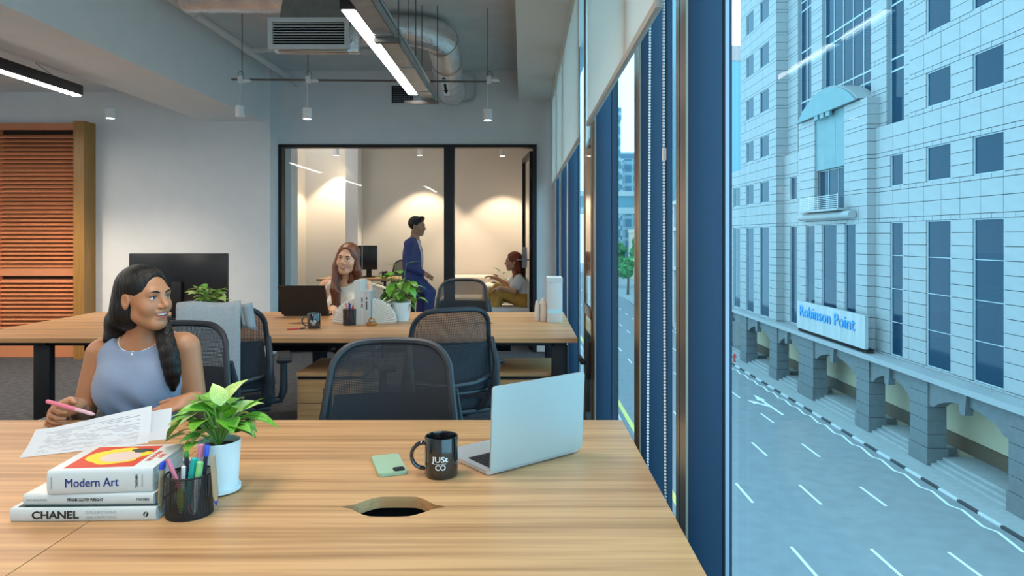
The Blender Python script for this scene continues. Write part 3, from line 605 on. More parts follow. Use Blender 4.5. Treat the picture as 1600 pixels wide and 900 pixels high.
for sx in (-.2, .2):
    for yy in (5.5, 5.88): MB().cyl((cx+sx, yy, .41), (cx+sx*1.1, yy, 0), .013, n=8).done('leg', 'black_metal', t, True)
# grey scarf over the chair back
sc = T('scarf', 'light grey woven scarf with fringe draped over a chair back', 'scarf', (px(352, 3.3), 3.30, .96))
ch = chairs[4]; Mch = ch.matrix_basis
def chp(x, y, z): return tuple(Mch @ Vector((x, y, z)))
vs, fs = [], []; prof = [(-.225, .72), (-.262, .74), (-.285, .80), (-.305, .87), (-.322, .93), (-.325, .968), (-.315, .985), (-.295, .99), (-.27, .985), (-.255, .96), (-.245, .90), (-.235, .84)]
prof = [(-.345, .60), (-.342, .66), (-.338, .74), (-.336, .82), (-.334, .90), (-.33, .965), (-.318, .984), (-.295, .990), (-.272, .984), (-.255, .96), (-.238, .90), (-.225, .84)]
nx = 16
for i, (yy, zz) in enumerate(prof):
    for j in range(nx+1):
        u = j/nx; x = -.20+.285*u; hang = 0
        zz2 = zz-(.05*u if i < 5 else 0); w = .006*math.sin(u*19+i*.7)+.004*math.sin(u*41)
        vs.append(chp(x, yy-(abs(w) if i < 6 else 0)+.0, zz2+.006*math.sin(u*7)*(1 if 5 <= i <= 8 else .3)))
for i in range(len(prof)-1):
    for j in range(nx): a = i*(nx+1)+j; fs.append((a, a+1, a+nx+2, a+nx+1))
o = MB().raw(vs, fs).done('cloth', 'scarf', sc, True, smooth=80); md = o.modifiers.new('thick', 'SOLIDIFY'); md.thickness = .004; md.offset = 0
vs = []
for i in range(8):
    for j in range(5): u = j/4; vs.append(chp(.075+.06*u+.02*(i/7), -.33+.02*i/7+.012*math.sin(j*2), .975-.11*(i/7)+.01*u-.03*u*(i/7)))
o = MB().raw(vs, [(i*5+j, i*5+j+1, (i+1)*5+j+1, (i+1)*5+j) for i in range(7) for j in range(4)]).done('folded_end', 'scarf', sc, True, smooth=80); md = o.modifiers.new('thick', 'SOLIDIFY'); md.thickness = .006
m = MB()
for j in range(19):
    u = j/18; x = -.20+.285*u; z0 = .60-.05*u; w = random.uniform(-.006, .006)
    m.tube([chp(x, -.346-.004, z0+.005), chp(x+w, -.352, z0-.04), chp(x+w*2.2, -.35+w*.5, z0-.075-random.uniform(0, .02))], [.003, .0028, .002], 5)
m.done('fringe', 'scarf', sc, True)['kind'] = 'stuff'
# ------------------------------------------------------------------ things on the near desk
hx, hy = Vector((-.0796, 1.649, 0)), Vector((.155, 1.834, 0)); hd = (hy-hx).normalized(); bd = Vector((-hd.y, hd.x, 0)); W = .302
lt = T('laptop', 'open silver laptop standing on the near desk by the window', 'laptop', (hx.x, hx.y, TZ))
o0 = Vector((hx.x, hx.y, TZ)); Mb = frame3(o0, hd, bd)
def rbox(m, x0, y0, z0, x1, y1, z1, rad, M_, seg=6):
    poly = []
    for (cx_, cy_, a0) in ((x1-rad, y1-rad, 0), (x0+rad, y1-rad, PI/2), (x0+rad, y0+rad, PI), (x1-rad, y0+rad, 3*PI/2)):
        for i in range(seg+1): a = a0+PI/2*i/seg; poly.append((cx_+rad*math.cos(a), cy_+rad*math.sin(a)))
    return m.prism(poly, z0, z1, M_)
rbox(MB(), 0, .006, .002, W, .215, .0115, .010, Mb).done('base', 'alu_base', lt, True)
for (fx, fy) in ((.03, .03), (W-.03, .03), (.03, .19), (W-.03, .19)): MB().cyl(Mb @ Vector((fx, fy, 0)), Mb @ Vector((fx, fy, .002)), .006, n=10).done('foot', 'key_black', lt, True)
rbox(MB(), .018, .022, .0115, W-.018, .122, .0117, .004, Mb).done('keyboard_well', 'gasket', lt, True)
km = None
for r in range(6):
    n = 14
    for c in range(n):
        kx = .021+c*(W-.042)/n; ky = .025+r*.0158; kw = (W-.042)/n-.0022
        if r == 5 and 3 <= c <= 8:
            if c > 3: continue
            kw = (W-.042)/n*6-.0022
        if km is None or kw > .03:
            o = MB().box(0, 0, 0, kw, .0136, .0009).done('key', 'key_black', lt)
            if kw < .03: km = o
        else: o = km.copy(); COL.objects.link(o); o.parent = lt
        o.matrix_basis = topm(lt).inverted() @ Mb @ Matrix.Translation((kx, ky, .01172))
rbox(MB(), W/2-.06, .135, .0115, W/2+.06, .205, .0117, .004, Mb).done('trackpad', 'silver', lt, True)
lean = math.radians(3); Ml = frame3(o0+Vector((0, 0, .012)), hd, (Vector((0, 0, 1))*math.cos(lean)-bd*math.sin(lean)))
ld = rbox(MB(), 0, 0, -.0, W, .208, .0045, .009, Ml).done('lid', 'silver', lt, True)
rbox(MB(), .006, .008, -.0006, W-.006, .202, 0, .006, Ml).done('screen', 'screen_black', ld, True)
MB().cyl(Ml @ Vector((.03, .001, -.004)), Ml @ Vector((W-.03, .001, -.004)), .0035, n=10).done('hinge', 'gasket', lt, True)
# mugs
def mug(label, loc, rz, group='black mugs'):
    t = T('mug', label, 'mug', loc, rz, group); R, H = .0405, .096
    MB().lathe([(R-.004, 0), (R-.001, .002), (R, .006), (R, H-.002), (R-.001, H), (R-.0035, H), (R-.0045, H-.003), (R-.0045, .006), (0.0005, .005)], n=40, cap1=True).done('body', 'mug_black', t)
    hp = [(-R+.002, 0, .078)]+[(-R-.030*math.sin(PI*i/10)*1.0-.002, 0, .048+.031*math.cos(PI*i/10)) for i in range(0, 11)]+[(-R+.002, 0, .017)]
    MB().tube(hp, .0052, 10, flat=((0, 1, 0), 1.25)).done('handle', 'mug_black', t)
    def wr(off, k=1): return lambda v: ((R+.0003+v.z*.3)*math.sin((v.x+off[0])/R), -(R+.0003+v.z*.3)*math.cos((v.x+off[0])/R), v.y+off[1])
    text('lettering', 'JUSt', .0185, 'print_white', t, None, .0003, .0003, warp=wr((.0, .0485)), width=.040, world=False)
    text('lettering', 'CO', .0185, 'print_white', t, None, .0003, .0003, warp=wr((.001, .0295)), width=.025, world=False)
    m = MB(); n = 8; vs = []
    for i in range(n+1):
        a = (-.014+.029*i/n)/R
        for zz in (.0385, .0397): vs.append(((R+.0004)*math.sin(a), -(R+.0004)*math.cos(a), zz))
    m.raw(vs, [(2*i, 2*i+2, 2*i+3, 2*i+1) for i in range(n)]).done('print_bar', 'print_white', t)
    return t
mug('black mug with white lettering beside the silver laptop', (-.197, 1.664, TZ), math.radians(2))
mug('black mug with white lettering on the far desk near the black laptop', (px(491, 4.32)-.005, 4.33, TZ), math.radians(12))
# phone
pa = Vector((-.363, 1.797, 0)); pb = Vector((-.312, 1.655, 0)); ydir = (pa-pb).normalized(); xdir = Vector((ydir.y, -ydir.x, 0)); Mp = frame3((pb.x, pb.y, TZ), xdir, ydir)
ph = T('phone', 'pale green smartphone lying face down beside the mug', 'phone', (pb.x, pb.y, TZ))
m = rbox(MB(), -.036, 0, 0, .036, .147, .0085, .011, Mp); bmesh.ops.bevel(m.bm, geom=[e for e in m.bm.edges if abs((e.verts[0].co-e.verts[1].co).z) < 1e-5], offset=.0015, segments=2, affect='EDGES'); m.done('case', 'phone_green', ph, True)
cb = rbox(MB(), .002, .006, .0085, .030, .034, .0098, .007, Mp).done('camera_plate', 'lens_black', ph, True)
for q in ((.010, .014), (.022, .026), (.0225, .0125)): MB().cyl(Mp @ Vector((*q, .0098)), Mp @ Vector((*q, .0112)), .0052, n=16).done('camera_lens', 'lens_black', cb, True)
# books
def book(label, x0, x1, y0, depth, z0, h, rz, cover='book_white', band=None):
    c = ((x0+x1)/2, y0, z0); t = T('book', label, 'book', c, rz, 'books stacked on the near desk'); w = x1-x0
    cv = .0028
    B('page_block', 'page', (-w/2+.004, .004, cv, w/2-.004, depth-.004, h-cv), t, False)
    m = MB().box(-w/2, .0, 0, w/2, depth, cv, bev=.0008).box(-w/2, 0, h-cv, w/2, depth, h, bev=.0008)
    m.done('cover_board', cover, t)
    pts = []; n = 8
    for i in range(n+1): a = -PI/2+PI*i/n; pts.append((-.0045*math.cos(a), h/2+h/2*math.sin(a)))
    vs = [(-w/2, y, z) for y, z in pts]+[(w/2, y, z) for y, z in pts]+[(-w/2, .004, 0), (-w/2, .004, h), (w/2, .004, 0), (w/2, .004, h)]
    N = n+1; fs = [(i, i+1, N+i+1, N+i) for i in range(n)]+[tuple(list(range(N))+[2*N+1, 2*N]), tuple(list(range(N, 2*N))+[2*N+3, 2*N+2])]
    MB().raw(vs, fs).done('spine', cover, t)
    return t, w
def spine_text(t, s, size, mat, x, z, bold=0, width=None, name='spine_lettering'):
    return text(name, s, size, mat, t, Matrix.Translation((x, -.0048, z)) @ Matrix.Rotation(PI/2, 4, 'X'), .0002, bold, width=width, world=False)
b1, w1 = book('white art book with bold black spine lettering at the bottom of the stack', -1.040, -.748, 1.394, .235, TZ, .0285, math.radians(1.5))
spine_text(b1, 'CHANEL', .021, 'print_black', -.056, .0135, .0006, .094); spine_text(b1, 'COLLECTIONS', .007, 'print_grey', .036, .0185, 0, .062); spine_text(b1, 'AND CREATIONS', .007, 'print_grey', .036, .0085, 0, .062)
MB().cyl((w1/2-.02, -.0045, .0142), (w1/2-.02, -.0052, .0142), .0052, n=16).done('emblem', 'print_black', b1)
text('emblem_mark', '/', .009, 'book_white', b1, Matrix.Translation((w1/2-.02, -.0056, .0142)) @ Matrix.Rotation(PI/2, 4, 'X'), .0002, .0008, world=False)
B('dust_jacket', 'cover_dark', (-w1/2+.012, .001, .0286, w1/2-.001, .21, .0296), b1, False)
b2, w2 = book('pale grey art book in the middle of the stack', -1.020, -.757, 1.402, .225, TZ+.0297, .0235, math.radians(1))
spine_text(b2, 'FRANK LLOYD WRIGHT', .0085, 'print_black', -.006, .0118, .0002, .072); spine_text(b2, 'TASCHEN', .0075, 'print_black', .110, .0118, .0001, .027); spine_text(b2, 'BRUCE BROOKS PFEIFFER', .006, 'print_grey', -.104, .0118, 0, .042)
B('cover_picture', 'cover_photo', (-w2/2+.055, .012, .0235, w2/2-.012, .2, .0242), b2, False)
b3, w3 = book('thick white art book with blue spine lettering on top of the stack', -.968, -.762, 1.402, .165, TZ+.0297+.0244, .0485, math.radians(5))
for dx in (-.0004, .0004): spine_text(b3, 'Modern Art', .0255, 'print_blue', -.016+dx, .0225, 0, .104)
for dx in (-.094, .083): B('spine_print', 'print_grey', (dx-.0012, -.0050, .012, dx+.0012, -.0044, .037), b3, False)
text('spine_lettering', 'TASCHEN', .006, 'print_black', b3, Matrix.Translation((.072, -.0048, .024)) @ Matrix.Rotation(PI/2, 4, 'X') @ Matrix.Rotation(PI/2, 4, 'Z'), .0002, .0002, world=False)
tz = .0485
B('cover_picture', 'cover_red', (-.080, .012, tz, .058, .152, tz+.0005), b3, False)
def blob(name, mat, pts, z): 
    n = len(pts); MB().prism(pts, z, z+.0003).done(name, mat, b3)
blob('cover_shape', 'cover_yellow', [(-.07+.062*(1+math.cos(a))*(1+.08*math.sin(5*a)), .085+.052*math.sin(a)*(1+.1*math.cos(4*a))) for a in [i*2*PI/28 for i in range(28)]], tz+.0005)
blob('cover_shape', 'cover_pink', [(.002+.040*math.cos(a), .078+.034*math.sin(a)) for a in [i*2*PI/24 for i in range(24)]], tz+.0008)
blob('cover_shape', 'cover_dark', [(.028+.02*math.cos(a)*(1+.3*math.sin(3*a)), .118+.014*math.sin(a)) for a in [i*2*PI/20 for i in range(20)]], tz+.0011)
text('cover_lettering', 'MODERN\nART', .016, 'cover_red', b3, Matrix.Translation((.080, .08, tz+.0002)) @ Matrix.Rotation(PI/2, 4, 'Z'), .0002, .0003, world=False)
# paper sheets
def papermat():
    m, nt, b = nmat('paper_print'); b.inputs['Roughness'].default_value = .8
    tc = node(nt, 'ShaderNodeTexCoord'); sp = node(nt, 'ShaderNodeSeparateXYZ'); nt.links.new(tc.outputs['Object'], sp.inputs[0])
    def mth(op, a, b_=None):
        n = node(nt, 'ShaderNodeMath', operation=op)
        for i, v_ in enumerate((a, b_)):
            if v_ is None: continue
            if isinstance(v_, (int, float)): n.inputs[i].default_value = v_
            else: nt.links.new(v_, n.inputs[i])
        return n.outputs[0]
    row = mth('DIVIDE', sp.outputs[1], .0062); fr = mth('FRACT', row); fl = mth('FLOOR', row)
    cb_ = node(nt, 'ShaderNodeCombineXYZ'); nt.links.new(mth('MULTIPLY', sp.outputs[0], 22), cb_.inputs[0]); nt.links.new(mth('MULTIPLY', fl, 3.7), cb_.inputs[1])
    nz = node(nt, 'ShaderNodeTexNoise', i_Scale=1.0, i_Detail=1.0); nt.links.new(cb_.outputs[0], nz.inputs['Vector'])
    ink = mth('MULTIPLY', mth('LESS_THAN', fr, .34), mth('GREATER_THAN', nz.outputs[0], .49))
    for ax, lo, hi in ((0, .03, .268), (1, .022, .185)): ink = mth('MULTIPLY', ink, mth('MULTIPLY', mth('GREATER_THAN', sp.outputs[ax], lo), mth('LESS_THAN', sp.outputs[ax], hi)))
    cbl = node(nt, 'ShaderNodeMix', data_type='RGBA'); cbl.inputs['A'].default_value = (.60, .60, .62, 1); cbl.inputs['B'].default_value = (.27, .27, .30, 1); nt.links.new(ink, cbl.inputs['Factor']); nt.links.new(cbl.outputs['Result'], b.inputs['Base Color'])
papermat()
def sheet(label, o, rz, lift, z, mat='paper_print', w=.297, d=.21):
    t = bpy.data.objects.new('paper_sheet', None); vs = []; nx_, ny_ = 18, 12
    for j in range(ny_+1):
        for i in range(nx_+1):
            u, v_ = i/nx_, j/ny_; s = max(0, (v_-.45)/.55); zz = lift*(.25+.75*u)*s**1.5+.010*max(0, .16-u)*max(0, v_-.3)*10*.5
            vs.append((u*w, v_*d-.015*s*u, zz+.0008))
    m = MB().raw(vs, [(j*(nx_+1)+i, j*(nx_+1)+i+1, (j+1)*(nx_+1)+i+1, (j+1)*(nx_+1)+i) for j in range(ny_) for i in range(nx_)])
    ob = m.done('paper_sheet', mat, None, smooth=80); place(ob, (o[0], o[1], z), rz); tag(ob, label, 'paper', 'printed paper sheets'); return ob
sheet('printed white paper sheet on top, nearest the books', (-1.318, 1.787), math.atan2(.133, .276), .062, TZ)
P('paper_plain', (.58,.58,.60), .8)
sheet('second paper sheet half hidden under the top one and held by her hand', (-1.285, 1.835), math.atan2(.133, .276)-.02, .045, TZ-.0004, 'paper_plain')
# pen cups
def pencup(label, loc, r, h, pens, group='black mesh pen cups'):
    t = T('pen_cup', label, 'pen cup', loc, 0, group)
    MB().lathe([(r, .004), (r, h-.004)], n=40, cap0=False, cap1=False).done('cup_wall', 'cup_mesh', t)
    MB().lathe([(r+.0006, 0), (r+.0006, .006), (r-.002, .006), (0.0005, .004)], n=40).done('cup_base', 'black_metal', t)
    MB().tube([(r*math.cos(a), r*math.sin(a), h-.003) for a in [2*PI*i/40 for i in range(40)]], .0022, 8, closed=True).done('cup_rim', 'black_metal', t)
    return t
def pen(label, a, b, r, body, cap=None, captip=.28, cat='pen', grp='pens in the near cup', nm='pen', flat=None, tip=None):
    a, b = Vector(a), Vector(b); d = (b-a); t = T(nm, label, cat, tuple(a), group=grp); L = d.length; d.normalize()
    c = b-d*L*captip if cap else b
    MB().tube([a, a+d*.012, c], [r*.35, r, r], 10, flat=flat).done('barrel', body, t, True)
    if cap: MB().tube([c, b-d*.002, b], [r*1.15, r*1.1, r*.8], 10, flat=flat).done('cap', cap, t, True)
    if tip: MB().tube([a-d*.008, a], [r*.15, r*.4], 8).done('tip', tip, t, True)
    return t
CX, CY, CR = -.6975, 1.432, .0455
pencup('black mesh pen cup full of pens beside the book stack', (CX, CY, TZ), CR, .088, None)
def cp(dx, dy_, dz): return (CX+dx, CY+dy_, TZ+dz)
pen('pink pen leaning out over the cup rim to the side of the books', cp(.012, -.02, .008), cp(-.040, -.012, .118), .0048, 'pink')
pen('black pen with dark cap standing upright in the near cup', cp(-.004, .01, .008), cp(-.016, .016, .125), .0045, 'pen_dark', 'leaf_dark', .1)
pen('pink highlighter with white collar at the back of the cup', cp(.004, .0, .008), cp(.014, .024, .138), .0056, 'pink_pale', 'pink', .2)
pen('dark blue pen with silver clip at the back of the cup', cp(.02, .0, .008), cp(.028, .020, .138), .0048, 'pen_dark', 'pen_blue', .18)
pen('teal marker with pale blue end in the near cup', cp(.0, -.02, .008), cp(.013, -.004, .118), .0068, 'pen_teal', 'pen_teal', .3)
pen('green marker with white end in the near cup', cp(.02, -.024, .008), cp(.027, -.01, .112), .0062, 'print_white', 'pen_green', .3)
pen('lime highlighter seen through the mesh of the near cup', cp(-.004, -.030, .012), cp(-.012, -.012, .066), .0062, 'pen_lime', None)
pen('cream pen with white tip in the near cup', cp(-.01, -.01, .008), cp(-.004, -.018, .104), .0045, 'ceramic', None)
pen('lime capped pen resting at the rear rim of the cup', cp(-.01, .012, .008), cp(-.022, .034, .122), .0042, 'pen_dark', 'pen_lime', .16)
pen('flat kraft pen with blue end clipped outside the cup beside the books', cp(-.0545, -.014, .012), cp(-.0505, -.012, .112), .011, 'kraft', 'pen_blue', .14, flat=((1, 0, 0), .35))
pen('flat kraft pen with blue end clipped outside the cup beside the pot', cp(.0600, -.010, .030), cp(.0515, -.008, .122), .011, 'kraft', None, flat=((1, 0, 0), .35), tip='pen_blue')
pp = pen('translucent pink pen held in her hand over the paper', pw(148, 648, 2.02), pw(73, 627, 2.06), .0055, 'pink_pale', 'pink', .62, grp=None, tip='pen_dark')
pen('red pen lying on the far desk in front of the mug', (px(447, 4.23), 4.235, TZ+.0055), (px(477, 4.3), 4.30, TZ+.0055), .0042, 'pen_red', 'pen_dark', .3, grp=None)
FX, FY = px(546, 4.5), 4.50
pencup('black mesh pen cup on the far desk in front of the white bookend', (FX, FY, TZ), .042, .105, None)
for i, (c_, lab) in enumerate((('pen_red', 'red pen standing in the far pen cup'), ('pen_blue', 'blue pen standing in the far pen cup'), ('pink', 'pink pen standing in the far pen cup'), ('pen_dark', 'black pen standing in the far pen cup'))):
    a = i*1.6; pen(lab, (FX-.02*math.cos(a), FY-.02*math.sin(a), TZ+.008), (FX+.026*math.cos(a), FY+.02*math.sin(a), TZ+.13+.006*i), .0045, c_, None, grp='pens in the far cup')
# ------------------------------------------------------------------ plants
LEAF = {}
def leafmesh(mat, L=1.0, W=.42, drop=.35, fold=.12):
    key = (mat, W, drop)
    if key in LEAF: return LEAF[key]
    vs, fs = [], []; n = 7
    for i in range(n+1):
        u = i/n; w = W/2*math.sin(PI*min(1, u**.75*1.0))*(1-.25*u) if 0 < u < 1 else .004
        y = u*L*(1-.15*drop*u); z = .25*u-drop*u*u
        for s in (-1, -.5, 0, .5, 1): vs.append((s*w, y, z+fold*abs(s)*w*2*(1-.3*u)))
    for i in range(n):
        for j in range(4): a = i*5+j; fs.append((a, a+1, a+6, a+5))
    o = MB().raw(vs, fs).done('leaf', mat, None, smooth=80); me = o.data; bpy.data.objects.remove(o); LEAF[key] = me; return me
def plant(t, base, specs):     # specs: (attach point, azimuth, pitch, roll, length, mesh)
    Mi = topm(t).inverted()
    for (p, az, pit, roll, L, me) in specs:
        o = bpy.data.objects.new('leaf', me); COL.objects.link(o); o.parent = t
        o.matrix_basis = Mi @ Matrix.Translation(p) @ Matrix.Rotation(az-PI/2, 4, 'Z') @ Matrix.Rotation(pit, 4, 'X') @ Matrix.Rotation(roll, 4, 'Y') @ Matrix.Diagonal((L, L, L, 1))
        MB().tube([base, (Vector(base)*.45+Vector(p)*.55)+Vector((0, 0, .01)), p], [.0018, .0016, .0012], 5).done('leaf_stalk', 'stem', t, True)
PX, PY = px(342, 1.56), 1.56
pl = T('potted_plant', 'leafy green plant in a ribbed white pot beside the pen cup', 'plant', (PX, PY, TZ))
prof = [(.040, .012)]+[(.041+.0055*u+.0007*(i % 2), .013+.101*u) for i, u in enumerate([k/26 for k in range(27)])]+[(.0455, .116), (.043, .114), (.041, .1)]
MB().lathe(prof, (PX, PY, TZ), 40, cap1=False).done('pot', 'pot_white', pl, True, smooth=60)
MB().lathe([(.044, .003), (.047, .004), (.0475, .013), (.045, .0135), (.04, .0125)], (PX, PY, TZ), 40).done('saucer', 'pot_white', pl, True); MB().lathe([(.040, 0), (.043, .003)], (PX, PY, TZ), 32).done('saucer_foot', 'gasket', pl, True)
MB().lathe([(.0405, .098), (.0405, .102)], (PX, PY, TZ), 32).done('soil', 'soil', pl, True)
random.seed(11); L1 = leafmesh('leaf', W=.74, drop=.45); L2 = leafmesh('leaf_pale', W=.7, drop=.5); L3 = leafmesh('leaf_dark', W=.5, drop=.4); L4 = leafmesh('leaf', W=.34, drop=.2)
sp_ = []; zb_ = TZ+.10
for i in range(52):
    az = random.uniform(0, 2*PI); rr = random.uniform(.008, .06); hh = random.uniform(.015, .085)*(1.15-rr*6)+.012
    p = (PX+rr*math.cos(az), PY+rr*math.sin(az)*.8, zb_+hh)
    sp_.append((p, az+random.uniform(-.5, .5), random.uniform(.0, .7)-rr*4, random.uniform(-.4, .4), random.uniform(.055, .082), random.choice([L1, L1, L2, L3, L4])))
for (x_, y_, az, pit, L) in ((300, 655, PI*.98, -.5, .085), (372, 655, .1, -.05, .10), (330, 640, PI*.6, .6, .08), (352, 628, .9, .9, .075), (345, 635, PI*.75, 1.0, .07), (322, 668, PI*1.1, -.6, .08), (360, 668, -.1, -.15, .07)):
    p = pw(x_, y_, 1.56+random.uniform(-.02, .02)); sp_.append((p, az, pit, 0, L, random.choice([L1, L2])))
plant(pl, (PX, PY, zb_), sp_)
def simple_pot(t, x, y, z, r0, r1, h, mat='pot_white'):
    MB().lathe([(r0, 0), (r1, h), (r1-.006, h), (r1-.008, h-.02)], (x, y, z), 32, cap1=False).done('pot', mat, t, True); MB().lathe([(r1-.009, h-.024), (r1-.009, h-.02)], (x, y, z), 24).done('soil', 'soil', t, True)
QX, QY = px(626, 4.72), 4.72
p2 = T('potted_plant', 'bushy green plant in a white pot on the far desk', 'plant', (QX, QY, TZ)); simple_pot(p2, QX, QY, TZ, .052, .074, .13)
sp_ = []
for i in range(56):
    az = random.uniform(0, 2*PI); rr = random.uniform(.02, .11); hh = random.uniform(.0, .20)*(1.2-rr*4)+.0
    sp_.append(((QX+rr*math.cos(az), QY+rr*math.sin(az)*.8, TZ+.12+hh), az+random.uniform(-.6, .6), random.uniform(-.6, .4)-rr*3, random.uniform(-.5, .5), random.uniform(.07, .11), random.choice([L1, L3, L1, L4])))
for (x_, y_, az, pit, L) in ((622, 415, PI, .0, .09), (635, 412, .1, .1, .10), (626, 428, PI*.7, .3, .1), (648, 445, 0, -.4, .09), (605, 455, PI, -.8, .1), (652, 466, -.1, -.2, .09), (624, 490, PI*1.4, -1.1, .09)):
    sp_.append((pw(x_, y_, 4.70), az, pit, 0, L, random.choice([L1, L4])))
plant(p2, (QX, QY, TZ+.11), sp_)
RX, RY = px(325, 4.45), 4.45
p3 = T('potted_plant', 'pale variegated plant in a planter in front of the big monitor', 'plant', (RX, RY, TZ)); simple_pot(p3, RX, RY, TZ, .06, .075, .15)
sp_ = []
for i in range(52):
    az = random.uniform(0, 2*PI); rr = random.uniform(.01, .095); hh = random.uniform(.0, .085)*(1.15-rr*3.5)+.005
    sp_.append(((RX+rr*math.cos(az), RY+rr*math.sin(az)*.7, TZ+.15+hh), az+random.uniform(-.5, .5), random.uniform(0, .7)-rr*3, random.uniform(-.4, .4), random.uniform(.055, .085), random.choice([L2, L2, L1, L4])))
plant(p3, (RX, RY, TZ+.13), sp_)
# ------------------------------------------------------------------ things on the far desk
MY = 4.86
mo = T('monitor', 'large dark computer monitor on the far desk seen from the back', 'monitor', (px(278, MY), MY+.02, TZ))
x0, x1 = px(201, MY), px(355, MY); zt_ = EYE-(396-370)*MY/F
MB().box(x0, MY, zt_-.42, x1, MY+.03, zt_, bev=.006).done('housing', 'screen_black', mo, True); B('screen', 'lens_black', (x0+.01, MY+.03, zt_-.40, x1-.01, MY+.032, zt_-.01), mo)
B('maker_mark', 'gasket', ((x0+x1)/2-.01, MY-.0006, zt_-.108, (x0+x1)/2+.07, MY-.0001, zt_-.098), mo)
MB().box((x0+x1)/2-.035, MY-.03, TZ+.012, (x0+x1)/2+.035, MY-.002, zt_-.2, bev=.006).done('stand_neck', 'black_metal', mo, True); MB().box((x0+x1)/2-.13, MY-.11, TZ, (x0+x1)/2+.13, MY+.10, TZ+.012, bev=.004).done('stand_base', 'black_metal', mo, True)
ly = 4.985; l2 = T('laptop', 'open black laptop on the far desk before the woman in cream', 'laptop', (px(477, ly), ly, TZ))
x0, x1 = px(443, ly), px(514, ly); Wl = x1-x0; Mb2 = frame3((x0, ly, TZ), (1, .02, 0), (-.02, 1, 0)); rbox(MB(), 0, 0, 0, Wl, .235, .016, .008, Mb2).done('base', 'laptop_black', l2, True)
rbox(MB(), .02, .03, .016, Wl-.02, .13, .0164, .003, Mb2).done('keyboard', 'key_black', l2, True)
Ml2 = frame3((x0-.012, ly, TZ+.014), (1, .02, 0), (-.05, -.26, 1)); ld2 = rbox(MB(), 0, 0, 0, Wl+.008, .222, .006, .008, Ml2).done('lid', 'laptop_black', l2, True); MB().box(Wl/2-.03, .105, .006, Wl/2+.03, .115, .0063, mat=Ml2).done('maker_mark', 'gasket', l2, True)
# bookends and books between them
def fanend(label, x, y, s):
    t = T('bookend', label, 'bookend', (x, y, TZ), 0, 'white fan shaped bookends'); n = 13
    for k in range(n):
        a0 = PI/2-PI/2*k/n*1.0; a1 = PI/2-PI/2*(k+1)/n; am = (a0+a1)/2; R = .155; vs = []
        for yy, wd in ((-.03, 1), (.03, 1)):
            vs += [(0, yy, .004), (s*R*math.cos(a0), yy, R*math.sin(a0)+.004), (s*(R+.006)*math.cos(am), yy-.008*(1 if yy < 0 else -1), (R+.006)*math.sin(am)+.004), (s*R*math.cos(a1), yy, R*math.sin(a1)+.004)]
        m = MB().raw(vs, [(0,1,2), (0,2,3), (4,6,5), (4,7,6), (1,5,6,2), (2,6,7,3), (0,4,5,1), (0,3,7,4)]); m.done('flute', 'ceramic', t, smooth=10)
    B('foot', 'ceramic', (min(0, s*.155), -.032, 0, max(0, s*.155), .032, .005), t, False, bev=.001)
YB = 4.58
fanend('white fluted fan bookend behind the far pen cup', px(557, YB)-.0005, YB+.02, -1); fanend('white fluted fan bookend beside the white plant pot', px(581, YB)+.0005, YB+.02, 1)
def stander(label, x0, x1, h, mat, dep, txt=None):
    t = T('book', label, 'book', ((x0+x1)/2, YB, TZ), 0, 'books standing between the bookends'); d = dep
    B('cover', mat, (x0, YB-.07, TZ, x0+.002, YB-.07+d, TZ+h), t); B('cover', mat, (x1-.002, YB-.07, TZ, x1, YB-.07+d, TZ+h), t); B('spine', mat, (x0+.002, YB-.07, TZ, x1-.002, YB-.068, TZ+h), t); B('page_block', 'page', (x0+.002, YB-.066, TZ+.003, x1-.002, YB-.074+d, TZ+h-.003), t)
    if txt:
        for za, zb2 in txt: B('spine_print', 'print_black', ((x0+x1)/2-.004, YB-.0705, TZ+h*za, (x0+x1)/2+.004, YB-.0701, TZ+h*zb2), t)
xb0 = px(557.5, YB); 
stander('tall pale book standing between the white bookends', xb0, xb0+.040, .292, 'book_white', .2); stander('narrow white book standing second between the bookends', xb0+.041, xb0+.062, .222, 'book_white', .16, ((.5, .62), (.66, .8))); stander('white book with dark lettering next to the brass holder', xb0+.063, xb0+.0995, .220, 'book_grey', .16, ((.45, .7), (.75, .82)))
bx, by_ = px(581, 4.47), 4.465
t = T('brass_holder', 'small brass card holder in front of the standing books', 'holder', (bx, by_, TZ)); MB().lathe([(.034, 0), (.036, .004), (.036, .018), (.03, .022), (.012, .022)], (bx, by_, TZ), 24).done('base', 'gold', t, True); MB().tube([(bx+.018*math.cos(a), by_, TZ+.032+.016*math.sin(a)) for a in [2*PI*i/20 for i in range(20)]], .006, 8, closed=True).done('ring', 'gold', t, True)
vx, vy = px(846, 4.72), 4.72
t = T('vase', 'white sculptural vase with an arch on the far desk', 'vase', (vx, vy, TZ))
MB().tube([(vx-.028, vy, TZ), (vx-.029, vy, TZ+.05), (vx-.028, vy, TZ+.10), (vx-.027, vy, TZ+.138)], [.016, .019, .018, .013], 14).done('slim_leg', 'ceramic', t, True); MB().tube([(vx+.014, vy, TZ), (vx+.016, vy, TZ+.05), (vx+.015, vy, TZ+.10), (vx+.010, vy, TZ+.140), (vx+.012, vy, TZ+.155)], [.022, .026, .024, .016, .012], 16).done('body', 'ceramic', t, True); MB().tube([(vx-.028, vy, TZ+.105), (vx-.015, vy, TZ+.122), (vx+.01, vy, TZ+.115)], .013, 10).done('arch', 'ceramic', t, True)
kx0, kx1 = px(855.5, 4.62), px(879, 4.62)
